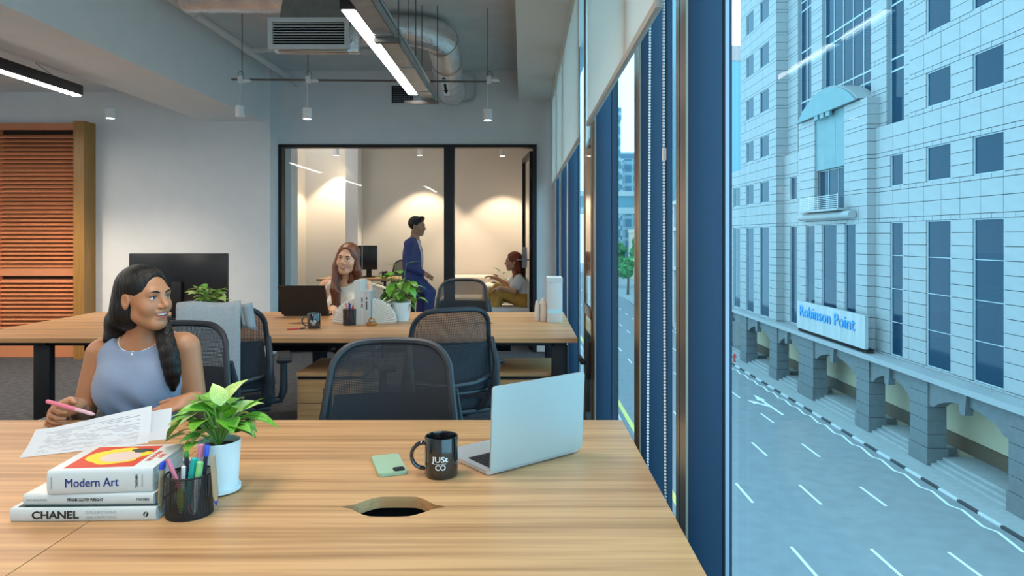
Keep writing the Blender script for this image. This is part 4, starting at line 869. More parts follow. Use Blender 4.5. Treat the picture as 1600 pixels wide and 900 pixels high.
t = T('storage_box', 'tall grey white box standing on the far desk by the window', 'box', ((kx0+kx1)/2, 4.72, TZ)); B('body', 'box_paper', (kx0, 4.62, TZ, kx1, 4.85, TZ+.300), t, bev=.001); B('lid_flap', 'box_paper', (kx0-.0012, 4.619, TZ+.27, kx1+.0012, 4.852, TZ+.302), t); tag(B('label_strip', 'box_label', (kx0+.002, 4.6185, TZ+.062, kx1-.004, 4.6198, TZ+.088), t), 'pale blue label strip')
# ------------------------------------------------------------------ meeting room furniture
ry = 9.3; t = T('desk', 'small wooden desk in the meeting room the man leans on', 'desk', (px(600, ry), ry, 0))
dx0, dx1 = px(560, 9.3), px(650, 9.1)
B('tabletop', 'oak', (dx0-.5, 9.05, .725, dx1, 9.75, .75), t); 
for lx in (dx0-.45, dx1-.06):
    for ly_ in (9.07, 9.69): B('leg', 'black_metal', (lx, ly_, 0, lx+.045, ly_+.045, .725), t)
t = T('monitor', 'dark monitor on the meeting room desk', 'monitor', (px(578, 9.5), 9.5, .75)); MB().box(px(548, 9.5), 9.48, .855, px(589.5, 9.5), 9.51, EYE-(383.5-370)*9.5/F, bev=.005).done('housing', 'screen_black', t, True); MB().box(px(572, 9.5), 9.51, .75, px(580, 9.5), 9.535, .95).done('stand_neck', 'black_metal', t, True); B('stand_base', 'black_metal', (px(560, 9.5), 9.42, .75, px(588, 9.5), 9.62, .762), t)
mg = copy_tree(bpy.data.objects['mug']); place(mg, (px(601, 9.2), 9.2, .75), .3); mg['label'] = 'small black mug on the meeting room desk'
c6 = copy_tree(ch0); place(c6, (px(630, 10.1), 10.2, 0), PI); c6['label'] = 'black mesh office chair behind the meeting room desk'
sf = T('sofa', 'cream upholstered sofa in the meeting room', 'sofa', (px(735, 10.2), 10.2, 0))
sx0, sx1 = px(690, 10.1), px(772, 10.1)
MB().box(sx0, 10.35, .1, sx1, 10.7, EYE-(432-370)*10.2/F, bev=.05, seg=4).done('backrest', 'sofa_cream', sf, True); MB().box(sx0, 9.75, .1, sx1, 10.36, .44, bev=.05, seg=4).done('seat', 'sofa_cream', sf, True); MB().box(sx1-.16, 9.76, .12, sx1, 10.4, .62, bev=.05, seg=4).done('armrest', 'sofa_cream', sf, True)
for lx in (sx0+.08, sx1-.08):
    for ly_ in (9.82, 10.6): MB().cyl((lx, ly_, 0), (lx, ly_, .11), .02, n=10).done('leg', 'black_metal', sf, True)
lx_, ly_ = px(803, 8.75), 8.75
lc_ = T('lounge_chair', 'low white lounge chair the red haired woman sits on', 'chair', (lx_, ly_, 0))
MB().box(lx_-.30, ly_-.3, .335, lx_+.24, ly_+.3, .425, bev=.04, seg=4).done('seat', 'shirt_white', lc_, True); MB().box(lx_+.17, ly_-.29, .42, lx_+.23, ly_+.29, .72, bev=.028, seg=4).done('backrest', 'shirt_white', lc_, True)
for a in (-.22, .18):
    for b_ in (-.22, .22): MB().cyl((lx_+a, ly_+b_, .36), (lx_+a*1.15, ly_+b_*1.1, 0), .012, n=8).done('leg', 'black_metal', lc_, True)
GX, GY = px(786, 10.0), 9.55
p4 = T('potted_plant', 'dark leafy floor plant beside the cream sofa', 'plant', (GX, GY, 0)); simple_pot(p4, GX, GY, 0, .10, .125, .26, 'ceramic')
sp_ = []
for i in range(26):
    az = random.uniform(0, 2*PI); rr = random.uniform(.01, .09); hh = random.uniform(.05, .62)
    sp_.append(((GX+rr*math.cos(az)*.7, GY+rr*math.sin(az), .26+hh), az, random.uniform(-.3, .8), random.uniform(-.4, .4), random.uniform(.13, .2), random.choice([L3, L3, L1])))
plant(p4, (GX, GY, .24), sp_)
# ------------------------------------------------------------------ the street outside
GZ = -11.49
def O(name, label, cat, mb, mat): return tag(struct(name, mb, mat), label, cat)
O('road', 'wide asphalt street below the windows', 'road', MB().box(6.9, -30, GZ-.3, 21.0, 330, GZ), 'asphalt')
O('pavement_far', 'paved footway in front of the stone office building', 'pavement', MB().box(21.15, -30, GZ-.3, 60, 330, GZ+.12), 'paving')
O('pavement_near', 'footway below the office windows', 'pavement', MB().box(.8, -30, GZ-.3, 6.75, 330, GZ+.12), 'paving')
def dashes(name, label, X, w, L, per, y0, y1, ph, mat='marking'):
    t = T(name, label, 'road marking', (X, y0, GZ)); y = ph; first = None
    while y > y0: y -= per
    while y < y1:
        if y > y0:
            if first is None: first = o = MB().box(-w/2, 0, 0, w/2, L, .006).done('dash', mat, t)
            else: o = first.copy(); COL.objects.link(o); o.parent = t
            o.location = (0, y-y0, 0)
        y += per
dashes('lane_line', 'dashed white lane line nearest the windows', 11.1, .13, 2.6, 7.25, 12, 200, 25.6)
dashes('lane_line', 'middle dashed white lane line of the street', 14.3, .13, 2.6, 7.25, 12, 200, 25.4)
dashes('lane_line', 'dashed white lane line nearest the painted kerb', 17.3, .13, 2.5, 7.25, 12, 200, 25.2)
m = MB(); pts = []; y = 20.0; k = 0
while y < 110:
    pts.append((20.35 if k % 2 else 20.62, y)); y += (.55 if k % 2 == 0 else 1.85); k += 1
vs = []
for x, y in pts: vs += [(x-.075, y, GZ+.004), (x+.075, y, GZ+.004)]
tag(m.raw(vs, [(2*i, 2*i+1, 2*i+3, 2*i+2) for i in range(len(pts)-1)]).done('zigzag_line', 'marking'), 'white zigzag line painted along the kerb', 'road marking', kind='structure')
tag(MB().box(7.3, 0, GZ, 7.6, 300, GZ+.006).done('kerb_line', 'marking_yellow'), 'broad yellow line along the near kerb', 'road marking', kind='structure')
ar = MB().prism([(-.10, -3.1), (.10, -3.1), (.10, 1.2), (.33, 1.2), (0, 3.1), (-.33, 1.2), (-.10, 1.2)], 0, .006, Matrix.Translation((18.75, 52.2, GZ))).prism([(-.1, -.9), (-.75, .3), (-.95, .1), (-1.1, 1.3), (-.5, .7), (-.6, .5), (-.1, -.2)], 0, .006, Matrix.Translation((18.75, 52.2, GZ)))
tag(ar.done('lane_arrow', 'marking'), 'white turn arrow painted on the kerbside lane', 'road marking', kind='structure')
kb = T('painted_kerb', 'kerb of alternating black and white painted stones', 'kerb', (21.0, 60, GZ)); ks = {}
i = 0; y = 24.0
while y < 150:
    mt = 'kerb_black' if i % 2 else 'kerb_white'
    if mt not in ks: ks[mt] = o = MB().box(0, .01, 0, .15, 1.49, .13, bev=.015).done('kerb_stone', mt, kb)
    else: o = ks[mt].copy(); COL.objects.link(o); o.parent = kb
    o.location = (0, y-60, 0); y += 1.5; i += 1
tag(MB().box(6.75, -30, GZ, 6.9, 330, GZ+.13).done('kerb_near', 'kerb_white'), 'plain pale kerb below the office windows', 'kerb', kind='structure')
hy_ = 69.3; hx_ = (1147.5-VX)*hy_/F
t = T('fire_hydrant', 'small red fire hydrant on the far footway', 'hydrant', (hx_, hy_, GZ+.12)); MB().lathe([(.16, 0), (.16, .08), (.11, .1), (.11, .6), (.15, .62), (.15, .68), (.1, .78), (.03, .84)], (hx_, hy_, GZ+.12), 16).done('barrel', 'hydrant_red', t, True); MB().cyl((hx_-.24, hy_, GZ+.62), (hx_+.24, hy_, GZ+.62), .07, n=12).done('outlet', 'hydrant_red', t, True)

# ---- stone office building across the street
bd_ = T('office_building', 'pale stone office building with blue sign lettering across the street', 'building', (23.4, 50, GZ))
PR, PL_, PP, PG, PA = 23.4, 22.7, 22.86, 24.0, 22.5
panels = []      # (axis, plane, a0, a1, z0, z1)
def courses(z0, z1):
    base = 4.5-4.28*20; out = []; k = 0
    pat = [0, .667, 1.333, 2.0, 2.27, 3.14, 4.01]
    zs = [-6.16+.70*i for i in range(13)]
    zs += [2.24, 2.51, 3.375, 4.24, 4.5]
    z = 4.5
    while z < 30: zs += [z+p for p in pat[1:]]+[z+4.28]; z += 4.28
    zs = sorted(set(round(q, 3) for q in zs)); zs = [q for q in zs if z0-1e-3 <= q <= z1+1e-3]
    if not zs or zs[0] > z0+.05: zs = [z0]+zs
    if zs[-1] < z1-.05: zs.append(z1)
    return list(zip(zs[:-1], zs[1:]))
def facade(axis, plane, a0, a1, z0, z1, wins, pitch=1.65, org=33.2):
    for zc0, zc1 in courses(z0, z1):
        zm = (zc0+zc1)/2; hs = [(w[0], w[1]) for w in wins if w[2] < zm < w[3]]
        if hs:
            cuts = sorted({a0, a1, *[c for h in hs for c in h if a0 <= c <= a1]})
        else:
            p_ = pitch/2 if zc1-zc0 < .4 else pitch; cuts = [a0]; k = math.ceil((a0-org+.3)/p_)
            while org+k*p_ < a1-.3: cuts.append(org+k*p_); k += 1
            cuts.append(a1)
        for c0, c1 in zip(cuts[:-1], cuts[1:]):
            cm = (c0+c1)/2
            if any(h[0] < cm < h[1] for h in hs) or c1-c0 < .05: continue
            panels.append((axis, plane, c0, c1, zc0, zc1))
def win(plane, y0, y1, z0, z1, nv=1, nh=0, name='window'):
    m = MB(); fr = .06; X = plane+.10
    m.box(X-.02, y0, z0, X+.05, y0+fr, z1).box(X-.02, y1-fr, z0, X+.05, y1, z1).box(X-.02, y0+fr, z0, X+.05, y1-fr, z0+fr).box(X-.02, y0+fr, z1-fr, X+.05, y1-fr, z1)
    for i in range(1, nv): y = y0+(y1-y0)*i/nv; m.box(X-.03, y-.03, z0+fr, X+.04, y+.03, z1-fr)
    for i in range(1, nh): z = z0+(z1-z0)*i/nh; m.box(X-.02, y0+fr, z-.02, X+.04, y1-fr, z+.02)
    w = m.done(name, 'far_frame', bd_, True); B('pane', 'far_glass', (X+.02, y0+fr, z0+fr, X+.04, y1-fr, z1-fr), w)
rows = [4.5+4.28*k for k in range(6)]; TALL = (-6.16, 2.24)
wr = []
for (a, b, top) in ((33.2, 35.47, 18), (37.32, 39.57, 18), (28.8, 31.1, 18), (42.03, 43.42, 8)):
    wr.append((a, b, *TALL)); win(PR, a, b, *TALL, nh=4)
    for z in rows:
        if z+2 < top: wr.append((a, b, z, z+2.0)); win(PR, a, b, z, z+2.0)
facade('x', PR, 24.0, 41.34, -6.3, 17.6, wr); facade('x', PR, 41.34, 45.25, -6.3, 8.5, wr)
wl = [(58.2, 59.7, *TALL), (58.2, 59.7, 4.5, 6.5)]
for w in wl: win(PR, *w)
facade('x', PR, 56.5, 61.0, -6.3, 8.5, wl)
wl = []
for (a, b, top) in ((62.86, 65.2, 40), (67.0, 69.2, 40), (71.2, 73.4, 8)):
    wl.append((a, b, *TALL))
    for z in rows:
        if z+2 < top: wl.append((a, b, z, z+2.0))
for w in wl: win(PL_, *w)
facade('x', PL_, 61.0, 71.0, -6.3, 27.3, wl); facade('x', PL_, 71.0, 76.0, -6.3, 8.3, wl)
facade('y', 61.0, PL_, 24.3, -6.3, 27.3, [], 3, PL_)
wp = [(53.4, 55.06, -5.9, 2.24), (49.7, 52.1, -5.9, 2.24), (46.85, 48.4, -5.9, 2.24)]
for w in wp: win(PP, *w)
wp2 = wp+[(48.5, 53.4, 3.35, 10.6)]
facade('x', PP, 45.25, 56.5, -6.3, 10.6, wp2); facade('y', 45.25, PP, PR+.7, -6.3, 10.6, [], 3, PP)
win(PP+.3, 48.5, 53.4, 3.35, 6.4, nv=3)
B('portal_panel', 'teal_panel', (PP+.12, 48.5, 6.42, PP+.25, 53.4, 10.6), bd_)
for y in (50.1, 51.8): B('panel_joint', 'stone_joint', (PP+.11, y-.02, 6.42, PP+.121, y+.02, 10.6), bd_)
# wall bodies behind the cladding
m = MB(); m.box(PR+.32, 24, -6.3, 30, 41.3, 17.5).box(PR+.32, 41.3, -6.3, 30, 61, 8.4).box(PL_+.32, 61.1, -6.3, 30, 71, 27.2).box(PL_+.32, 71, -6.3, 30, 76, 8.2).box(PP+.5, 45.35, -6.3, 23.8, 56.4, 10.5)
m.done('wall_core', 'stone_joint', bd_, True)
# curtain wall with piers
for (a, b, n) in ((42.4, 44.4, 1), (46.4, 54.0, 5), (56.0, 58.7, 2)):
    for k in range(5):
        z0 = 8.5+4.28*k
        if z0 > 26: break
        win(PG-.1, a, b, z0, min(27.2, z0+3.5), nv=n, name='curtain_window'); win(PG-.1, a, b, z0+3.5, min(27.2, z0+4.28), nv=n, name='curtain_window')
for (a, b) in ((41.34, 42.4), (44.4, 46.4), (54.0, 56.0), (58.7, 61.0)): facade('x', 23.7, a, b, 8.5, 27.2, [], 3, a)
m = MB()
for (a, b) in ((41.34, 42.4), (44.4, 46.4), (54.0, 56.0), (58.7, 61.0)): m.box(23.8, a+.01, 8.4, 25, b-.01, 27.2)
m.box(24.3, 41.4, 8.4, 30, 61, 27.2); m.done('curtain_core', 'stone_joint', bd_, True)
# lay the stone panels: the 300 largest in view as parts, the rest joined
def pscreen(p):
    ax, pl_, a, b, z0, z1 = p
    if ax == 'x': X0, Y0, X1, Y1 = pl_, a, pl_, b
    else: X0, Y0, X1, Y1 = a, pl_, b, pl_
    x0, x1 = VX+X0*F/Y0, VX+X1*F/Y1; d = (Y0+Y1)/2; t0, t1 = VY-(z1-EYE)*F/d, VY-(z0-EYE)*F/d
    seen = max(0, min(1600, max(x0, x1))-max(1143, min(x0, x1)))*max(0, min(900, t1)-max(0, t0))
    return seen
panels.sort(key=pscreen, reverse=True)
unit = MB().box(0, 0, 0, 1, 1, 1).done('stone_panel', 'stone', bd_, smooth=0); rest = MB(); inv = topm(bd_).inverted(); rv, rf = [], []
for i, (ax, pl_, a, b, z0, z1) in enumerate(panels):
    g = .016
    if ax == 'x': lo, hi = (pl_+random.uniform(-.004, .004), a+g, z0+g), (pl_+.33, b-g, z1-g)
    else: lo, hi = (a+g, pl_, z0+g), (b-g, pl_+.12, z1-g)
    if i < 300:
        o = unit if i == 0 else unit.copy()
        if i: COL.objects.link(o); o.parent = bd_
        o.location = Vector(lo)-Vector(bd_.location); o.scale = [h-l for h, l in zip(hi, lo)]
    else:
        k = len(rv); rv += [(x, y, z) for x in (lo[0], hi[0]) for y in (lo[1], hi[1]) for z in (lo[2], hi[2])]
        rf += [(k, k+1, k+3, k+2), (k+4, k+6, k+7, k+5), (k, k+4, k+5, k+1), (k+2, k+3, k+7, k+6), (k, k+2, k+6, k+4), (k+1, k+5, k+7, k+3)]
if rv: rest.raw(rv, rf).done('stone_panels', 'stone', bd_, True, smooth=0, kind='stuff')
# arched canopy on the portal
arc = []; ya, yb, zc, rise = 46.2, 55.9, 10.6, 1.75; ch_ = (yb-ya)/2; R_ = (ch_**2+rise**2)/(2*rise)
for i in range(25):
    th = math.asin(ch_/R_)*(2*i/24-1); arc.append(((ya+yb)/2+R_*math.sin(th), zc+rise-R_*(1-math.cos(th))))
def extr(m, poly, x0, x1):      # polygon in (y, z) extruded along x
    n = len(poly); vs = [(x0, y, z) for y, z in poly]+[(x1, y, z) for y, z in poly]
    return m.raw(vs, [tuple(range(n)), tuple(range(2*n-1, n-1, -1))]+[(i, (i+1) % n, n+(i+1) % n, n+i) for i in range(n)])
extr(MB(), arc, PP-.35, PP-.2).done('canopy_gable', 'teal_panel', bd_, True, smooth=25)
vault = [(y, z+.02) for y, z in arc]; extr(MB(), [((ya+yb)/2+(y-(ya+yb)/2)*1.015, z+.09) for y, z in arc], PP-.2, 25.2).done('canopy_vault', 'stone', bd_, True, smooth=25)
for k, y in enumerate((50.3, 51.3, 52.3)): extr(MB(), [(y-.12, 10.35-.1), (y+.5, 10.35-.1), (y+.5, 10.7), (y-.12, 10.95)], PP-.30, PP-.1).done('canopy_bracket', 'teal_panel', bd_, True)
# balcony
for z in [3.45+.14*i for i in range(7)]: MB().cyl((PP-.75, 47.9, z), (PP-.75, 54.2, z), .025, n=6).done('balcony_rail', 'rail_metal', bd_, True)
for y in (47.9, 49.5, 51.05, 52.6, 54.2): MB().cyl((PP-.75, y, 3.3), (PP-.75, y, 4.4), .03, n=6).done('balcony_post', 'rail_metal', bd_, True)
B('balcony_slab', 'stone', (PP-.9, 47.7, 3.18, PP, 54.4, 3.34), bd_); MB().tube([(PP-.35, 46.6, 2.86), (PP-.35, 55.2, 2.86)], .28, 12).done('balcony_cornice', 'stone', bd_, True)
# sign
B('sign_board', 'sign_board', (22.28, 44.4, -6.02, 22.5, 55.4, -3.82), bd_); B('sign_gap', 'void', (22.4, 44.4, -6.25, 22.9, 55.4, -6.02), bd_)
text('sign_lettering', 'Robinson Point', 1.25, 'sign_blue', bd_, frame3((22.24, 50.25, -4.62), (0, -1, 0), (0, 0, 1)), .03, .0, width=9.0)
# arcade
m_led = B('cornice', 'stone', (22.15, 24, -6.62, 23.6, 76, -6.3), bd_)
piers = [(76.5, 78.2), (68.5, 70.3), (60.3, 62.1), (52.8, 55.6), (44.3, 46.0), (37.9, 39.6), (29.9, 31.6), (22, 23.7)]
for (a, b) in piers:
    zz = GZ+.12
    for k, hgt in enumerate((.95, .75, .75, .75, .75, .75)):
        e = .06 if k == 0 else 0
        if zz+hgt > -6.65: hgt = -6.65-zz
        if hgt < .05: break
        B('pier_block', 'granite', (PA-e, a-e+.0, zz+.012, PA+1.06+e, b+e, zz+hgt-.012), bd_); zz += hgt
for (p, q) in zip(piers[:-1], piers[1:]):
    y0, y1 = q[1], p[0]; ym_ = (y0+y1)/2; n = 12
    poly = [(y0, -6.64), (y0, -8.05)]+[(y0+(y1-y0)*(.06+.88*i/n), -8.05+.75*math.sin(PI*(i/n))**.7) for i in range(n+1)]+[(y1, -8.05), (y1, -6.64)]
    m = MB(); extr(m, poly, PA+.1, PA+.75); bmesh.ops.triangulate(m.bm, faces=[f_ for f_ in m.bm.faces if len(f_.verts) > 4]); m.done('arch', 'granite', bd_, True, smooth=20)
    extr(MB(), [(ym_-.35, -6.64), (ym_+.35, -6.64), (ym_+.22, -7.75), (ym_-.22, -7.75)], PA-.12, PA+.3).done('keystone', 'granite', bd_, True)
    for k in range(3): B('step', 'paving', (PA+.15+.33*k, y0, GZ+.121+.15*k, PA+1.3, y1, GZ+.12+.15*(k+1)-.002), bd_)
    B('arcade_floor', 'paving', (PA+1.3, y0, GZ+.1, 25.2, y1, GZ+.57), bd_)
B('arcade_ceiling', 'stone', (PA+.76, 22, -7.2, 25.2, 78, -6.7), bd_); B('arcade_wall', 'cream_wall', (25.2, 22, GZ, 25.5, 78, -6.7), bd_); B('arcade_dado', 'bark', (25.1, 22, GZ+.57, 25.2, 78, -10.1), bd_)
for y in (33.5, 41, 49, 57.5, 65): B('shopfront_post', 'granite', (24.9, y-.15, GZ+.571, 25.09, y+.15, -7.21), bd_)
# ---- farther buildings, trees
def tower(name, label, X0, X1, Y0, Y1, z1, mat, top=None, parapet=3):
    t = T(name, label, 'building', ((X0+X1)/2, (Y0+Y1)/2, GZ)); B('shaft', mat, (X0, Y0, GZ, X1, Y1, z1), t)
    B('crown', top or mat, (X0-.2, Y0-.2, z1, X1+.2, Y1+.2, z1+parapet), t); return t
tower('office_tower', 'teal glass tower with a reddish crown beside the stone building', 41.5, 60, 150, 175, 40, 'tower_teal', 'tower_top', 3.2)
tower('office_tower', 'slender teal glass tower far down the street', 34.5, 40.5, 165, 180, 70, 'tower_teal')
tower('office_tower', 'dark blue tower at the far end of the street', 28.0, 31.0, 215, 232, 38, 'tower_blue', None, 4)
tower('office_tower', 'pale grey office block at the far end of the street', 31.8, 46, 240, 260, 28, 'tower_grey')
tower('office_tower', 'lower grey block in front of the street end', 34, 37.5, 225, 232, 24, 'tower_blue')
tower('office_tower', 'warm stone building at the street end', 33, 39, 200, 212, 2.5, 'warm_building', None, 1)
cb = T('colonial_building', 'white classical building with cornices past the stone office', 'building', (26, 100, GZ))
B('wall', 'pale_building', (22.6, 80, GZ, 34, 135, 6.0), cb)
for z in (6.0, 2.2, -3.5): B('cornice', 'pale_building', (22.0, 79.6, z, 34, 135.4, z+.5), cb)
for y in range(82, 134, 4):
    B('window', 'far_glass', (22.55, y, -2.5, 22.62, y+1.6, 1.6), cb); B('window', 'far_glass', (22.55, y, 3.0, 22.62, y+1.6, 5.3), cb); B('pilaster', 'pale_building', (22.3, y+2.4, GZ, 22.6, y+3.2, 6), cb)
fb = T('footbridge', 'white footbridge spanning the far end of the street', 'bridge', (20, 185, GZ)); B('deck', 'kerb_white', (2, 184, 7.6, 60, 188, 9.2), fb); B('deck', 'kerb_white', (2, 184, 12.3, 60, 188, 13.6), fb); B('glazing', 'tower_teal', (2, 184.5, 9.2, 60, 187.5, 12.3), fb)
for x in (6, 22.5, 40): B('column', 'pale_building', (x, 185, GZ, x+1, 187, 7.6), fb)
random.seed(5)
for i, (X, Y, h, r, lab) in enumerate(((24.0, 172, 12, 3.2, 'broad green street tree under the far footbridge'), (31.5, 180, 14, 3.6, 'taller green street tree behind the first one'), (29.5, 160, 9, 2.4, 'smaller green street tree beside the warm stone building'), (23.2, 150, 9, 2.6, 'nearest green street tree on the far footway'))):
    t = T('street_tree', lab, 'tree', (X, Y, GZ+.12), group='street trees'); MB().tube([(X, Y, GZ+.12), (X+.1, Y, GZ+h*.35), (X, Y, GZ+h*.6)], [.3, .22, .12], 8).done('trunk', 'bark', t, True)
    m = MB()
    for k in range(12): a = random.uniform(0, 6.28); rr = random.uniform(0, r*.65); m.ball((X+rr*math.cos(a), Y+rr*math.sin(a), GZ+h*.62+random.uniform(-.25, .38)*h*.6), random.uniform(.35, .6)*r, (1, 1, .8), 10, 7)
    for v_ in m.bm.verts: v_.co += Vector((random.uniform(-1, 1), random.uniform(-1, 1), random.uniform(-1, 1)))*.22
    m.done('crown', 'tree_green', t, True, smooth=0)
# ------------------------------------------------------------------ people: smooth bodies from distance fields
def V3(*a): return np.array(a, float)
def nrm_(v): v = np.array(v, float); return v/np.linalg.norm(v)
def cap(a, b, ra, rb=None):
    a, b = np.array(a, float), np.array(b, float); rb = ra if rb is None else rb; ab = b-a; L2_ = ab@ab
    def f(p):
        t = np.clip((p-a)@ab/L2_, 0, 1); q = p-a-t[:, None]*ab
        return np.sqrt((q*q).sum(1))-(ra+(rb-ra)*t)
    return f
def ell(c, r, R=None):
    c, r = np.array(c, float), np.array(r, float)
    def f(p):
        q = p-c
        if R is not None: q = q@R.T
        k0 = np.sqrt(((q/r)**2).sum(1)); k1 = np.sqrt(((q/r**2)**2).sum(1))+1e-9
        return k0*(k0-1)/k1
    return f
def union(items):
    def f(p):
        d = None
        for g, k in items:
            e = g(p)
            if d is None: d = e
            elif k <= 0: d = np.minimum(d, e)
            else: h = np.clip(.5+.5*(d-e)/k, 0, 1); d = d*(1-h)+e*h-k*h*(1-h)
        return d
    return f
def minus(g, cuts):
    def f(p):
        d = g(p)
        for c, k in cuts:
            e = -c(p)
            if k <= 0: d = np.maximum(d, e)
            else: h = np.clip(.5-.5*(d-e)/k, 0, 1); d = d*(1-h)+e*h+k*h*(1-h)
        return d
    return f
def polygonize(fn, lo, hi, h, s=4):
    lo = np.array(lo, float); n = np.ceil((np.array(hi)-lo)/h/s).astype(int)
    cx = [lo[i]+np.arange(n[i]+1)*h*s for i in range(3)]; Pc = np.stack(np.meshgrid(*cx, indexing='ij'), -1).reshape(-1, 3)
    Vc = fn(Pc).reshape(n+1); near = np.abs(Vc) < h*s*2.2
    A = np.zeros(n, bool)
    for i in (0, 1):
        for j in (0, 1):
            for k in (0, 1): A |= near[i:i+n[0], j:j+n[1], k:k+n[2]]
    N = n*s+1; rep = A.repeat(s, 0).repeat(s, 1).repeat(s, 2); Mk = np.zeros(N, bool)
    for i in (0, 1):
        for j in (0, 1):
            for k in (0, 1): Mk[i:i+N[0]-1, j:j+N[1]-1, k:k+N[2]-1] |= rep
    V = np.ones(N)*9; V[:-1, :-1, :-1] = np.sign(Vc[:-1, :-1, :-1]).repeat(s, 0).repeat(s, 1).repeat(s, 2)*9
    idx = np.argwhere(Mk); vals = np.empty(len(idx))
    for k in range(0, len(idx), 400000): vals[k:k+400000] = fn(lo+idx[k:k+400000]*h)
    V[Mk] = vals
    I = V < 0; C = np.zeros(N-1, int)
    for i in (0, 1):
        for j in (0, 1):
            for k in (0, 1): C += I[i:i+N[0]-1, j:j+N[1]-1, k:k+N[2]-1]
    cells = np.argwhere((C > 0) & (C < 8)); vid = -np.ones(N-1, int); vid[tuple(cells.T)] = np.arange(len(cells))
    acc = np.zeros((len(cells), 3)); cnt = np.zeros(len(cells))
    corners = [(i, j, k) for i in (0, 1) for j in (0, 1) for k in (0, 1)]
    for a in corners:
        for ax in range(3):
            if a[ax]: continue
            b = list(a); b[ax] = 1; va = V[cells[:, 0]+a[0], cells[:, 1]+a[1], cells[:, 2]+a[2]]; vb = V[cells[:, 0]+b[0], cells[:, 1]+b[1], cells[:, 2]+b[2]]
            m = (va < 0) != (vb < 0); t = np.where(m, va/(va-vb+1e-12), 0)
            p = np.array(a, float)[None]+t[:, None]*(np.array(b)-np.array(a))[None]; acc[m] += p[m]; cnt[m] += 1
    verts = lo+(cells+acc/np.maximum(cnt, 1)[:, None])*h
    faces = []
    for ax in range(3):
        o1, o2 = [(1, 2), (2, 0), (0, 1)][ax]
        sl = [slice(None)]*3; sl2 = [slice(None)]*3; sl[ax] = slice(0, -1); sl2[ax] = slice(1, None)
        e = I[tuple(sl)] != I[tuple(sl2)]; E = np.argwhere(e)
        ok = (E[:, o1] > 0) & (E[:, o2] > 0) & (E[:, o1] < N[o1]-1) & (E[:, o2] < N[o2]-1); E = E[ok]
        def q(d1, d2): c = E.copy(); c[:, o1] -= d1; c[:, o2] -= d2; return vid[tuple(c.T)]
        f4 = np.stack([q(0, 0), q(1, 0), q(1, 1), q(0, 1)], 1); flip = ~I[tuple(E.T)]
        f4[flip] = f4[flip][:, ::-1]; faces.append(f4)
    return verts, np.concatenate(faces)
def sdf_obj(name, fn, blocks, mat, parent):
    VV, FF, off = [], [], 0
    for bi, (lo, hi, h) in enumerate(blocks):
        v, f = polygonize(fn, lo, hi, h)
        if bi < len(blocks)-1 or True:
            c = v[f].mean(1); keep = np.ones(len(f), bool)
            for bj in range(bi+1, len(blocks)):
                l2, h2, hh = blocks[bj]; l2 = np.array(l2)+h*.8; h2 = np.array(h2)-h*.8; keep &= ~((c > l2) & (c < h2)).all(1)
            f = f[keep]
        VV.append(v); FF.append(f+off); off += len(v)
    v = np.concatenate(VV); f = np.concatenate(FF); used = np.unique(f); mp = -np.ones(len(v), int); mp[used] = np.arange(len(used)); v = v[used]; f = mp[f]
    M_ = np.array(topm(parent).inverted()) if parent else np.eye(4); v = v@M_[:3, :3].T+M_[:3, 3]
    me = bpy.data.meshes.new(name); me.vertices.add(len(v)); me.vertices.foreach_set('co', v.ravel()); me.loops.add(len(f)*4); me.loops.foreach_set('vertex_index', f.ravel().astype(np.int32))
    me.polygons.add(len(f)); me.polygons.foreach_set('loop_start', np.arange(0, len(f)*4, 4, dtype=np.int32)); me.polygons.foreach_set('use_smooth', np.ones(len(f), bool)); me.update(calc_edges=True); me.validate()
    me.materials.append(MATS[mat]); o = bpy.data.objects.new(name, me); link(o, parent); return o
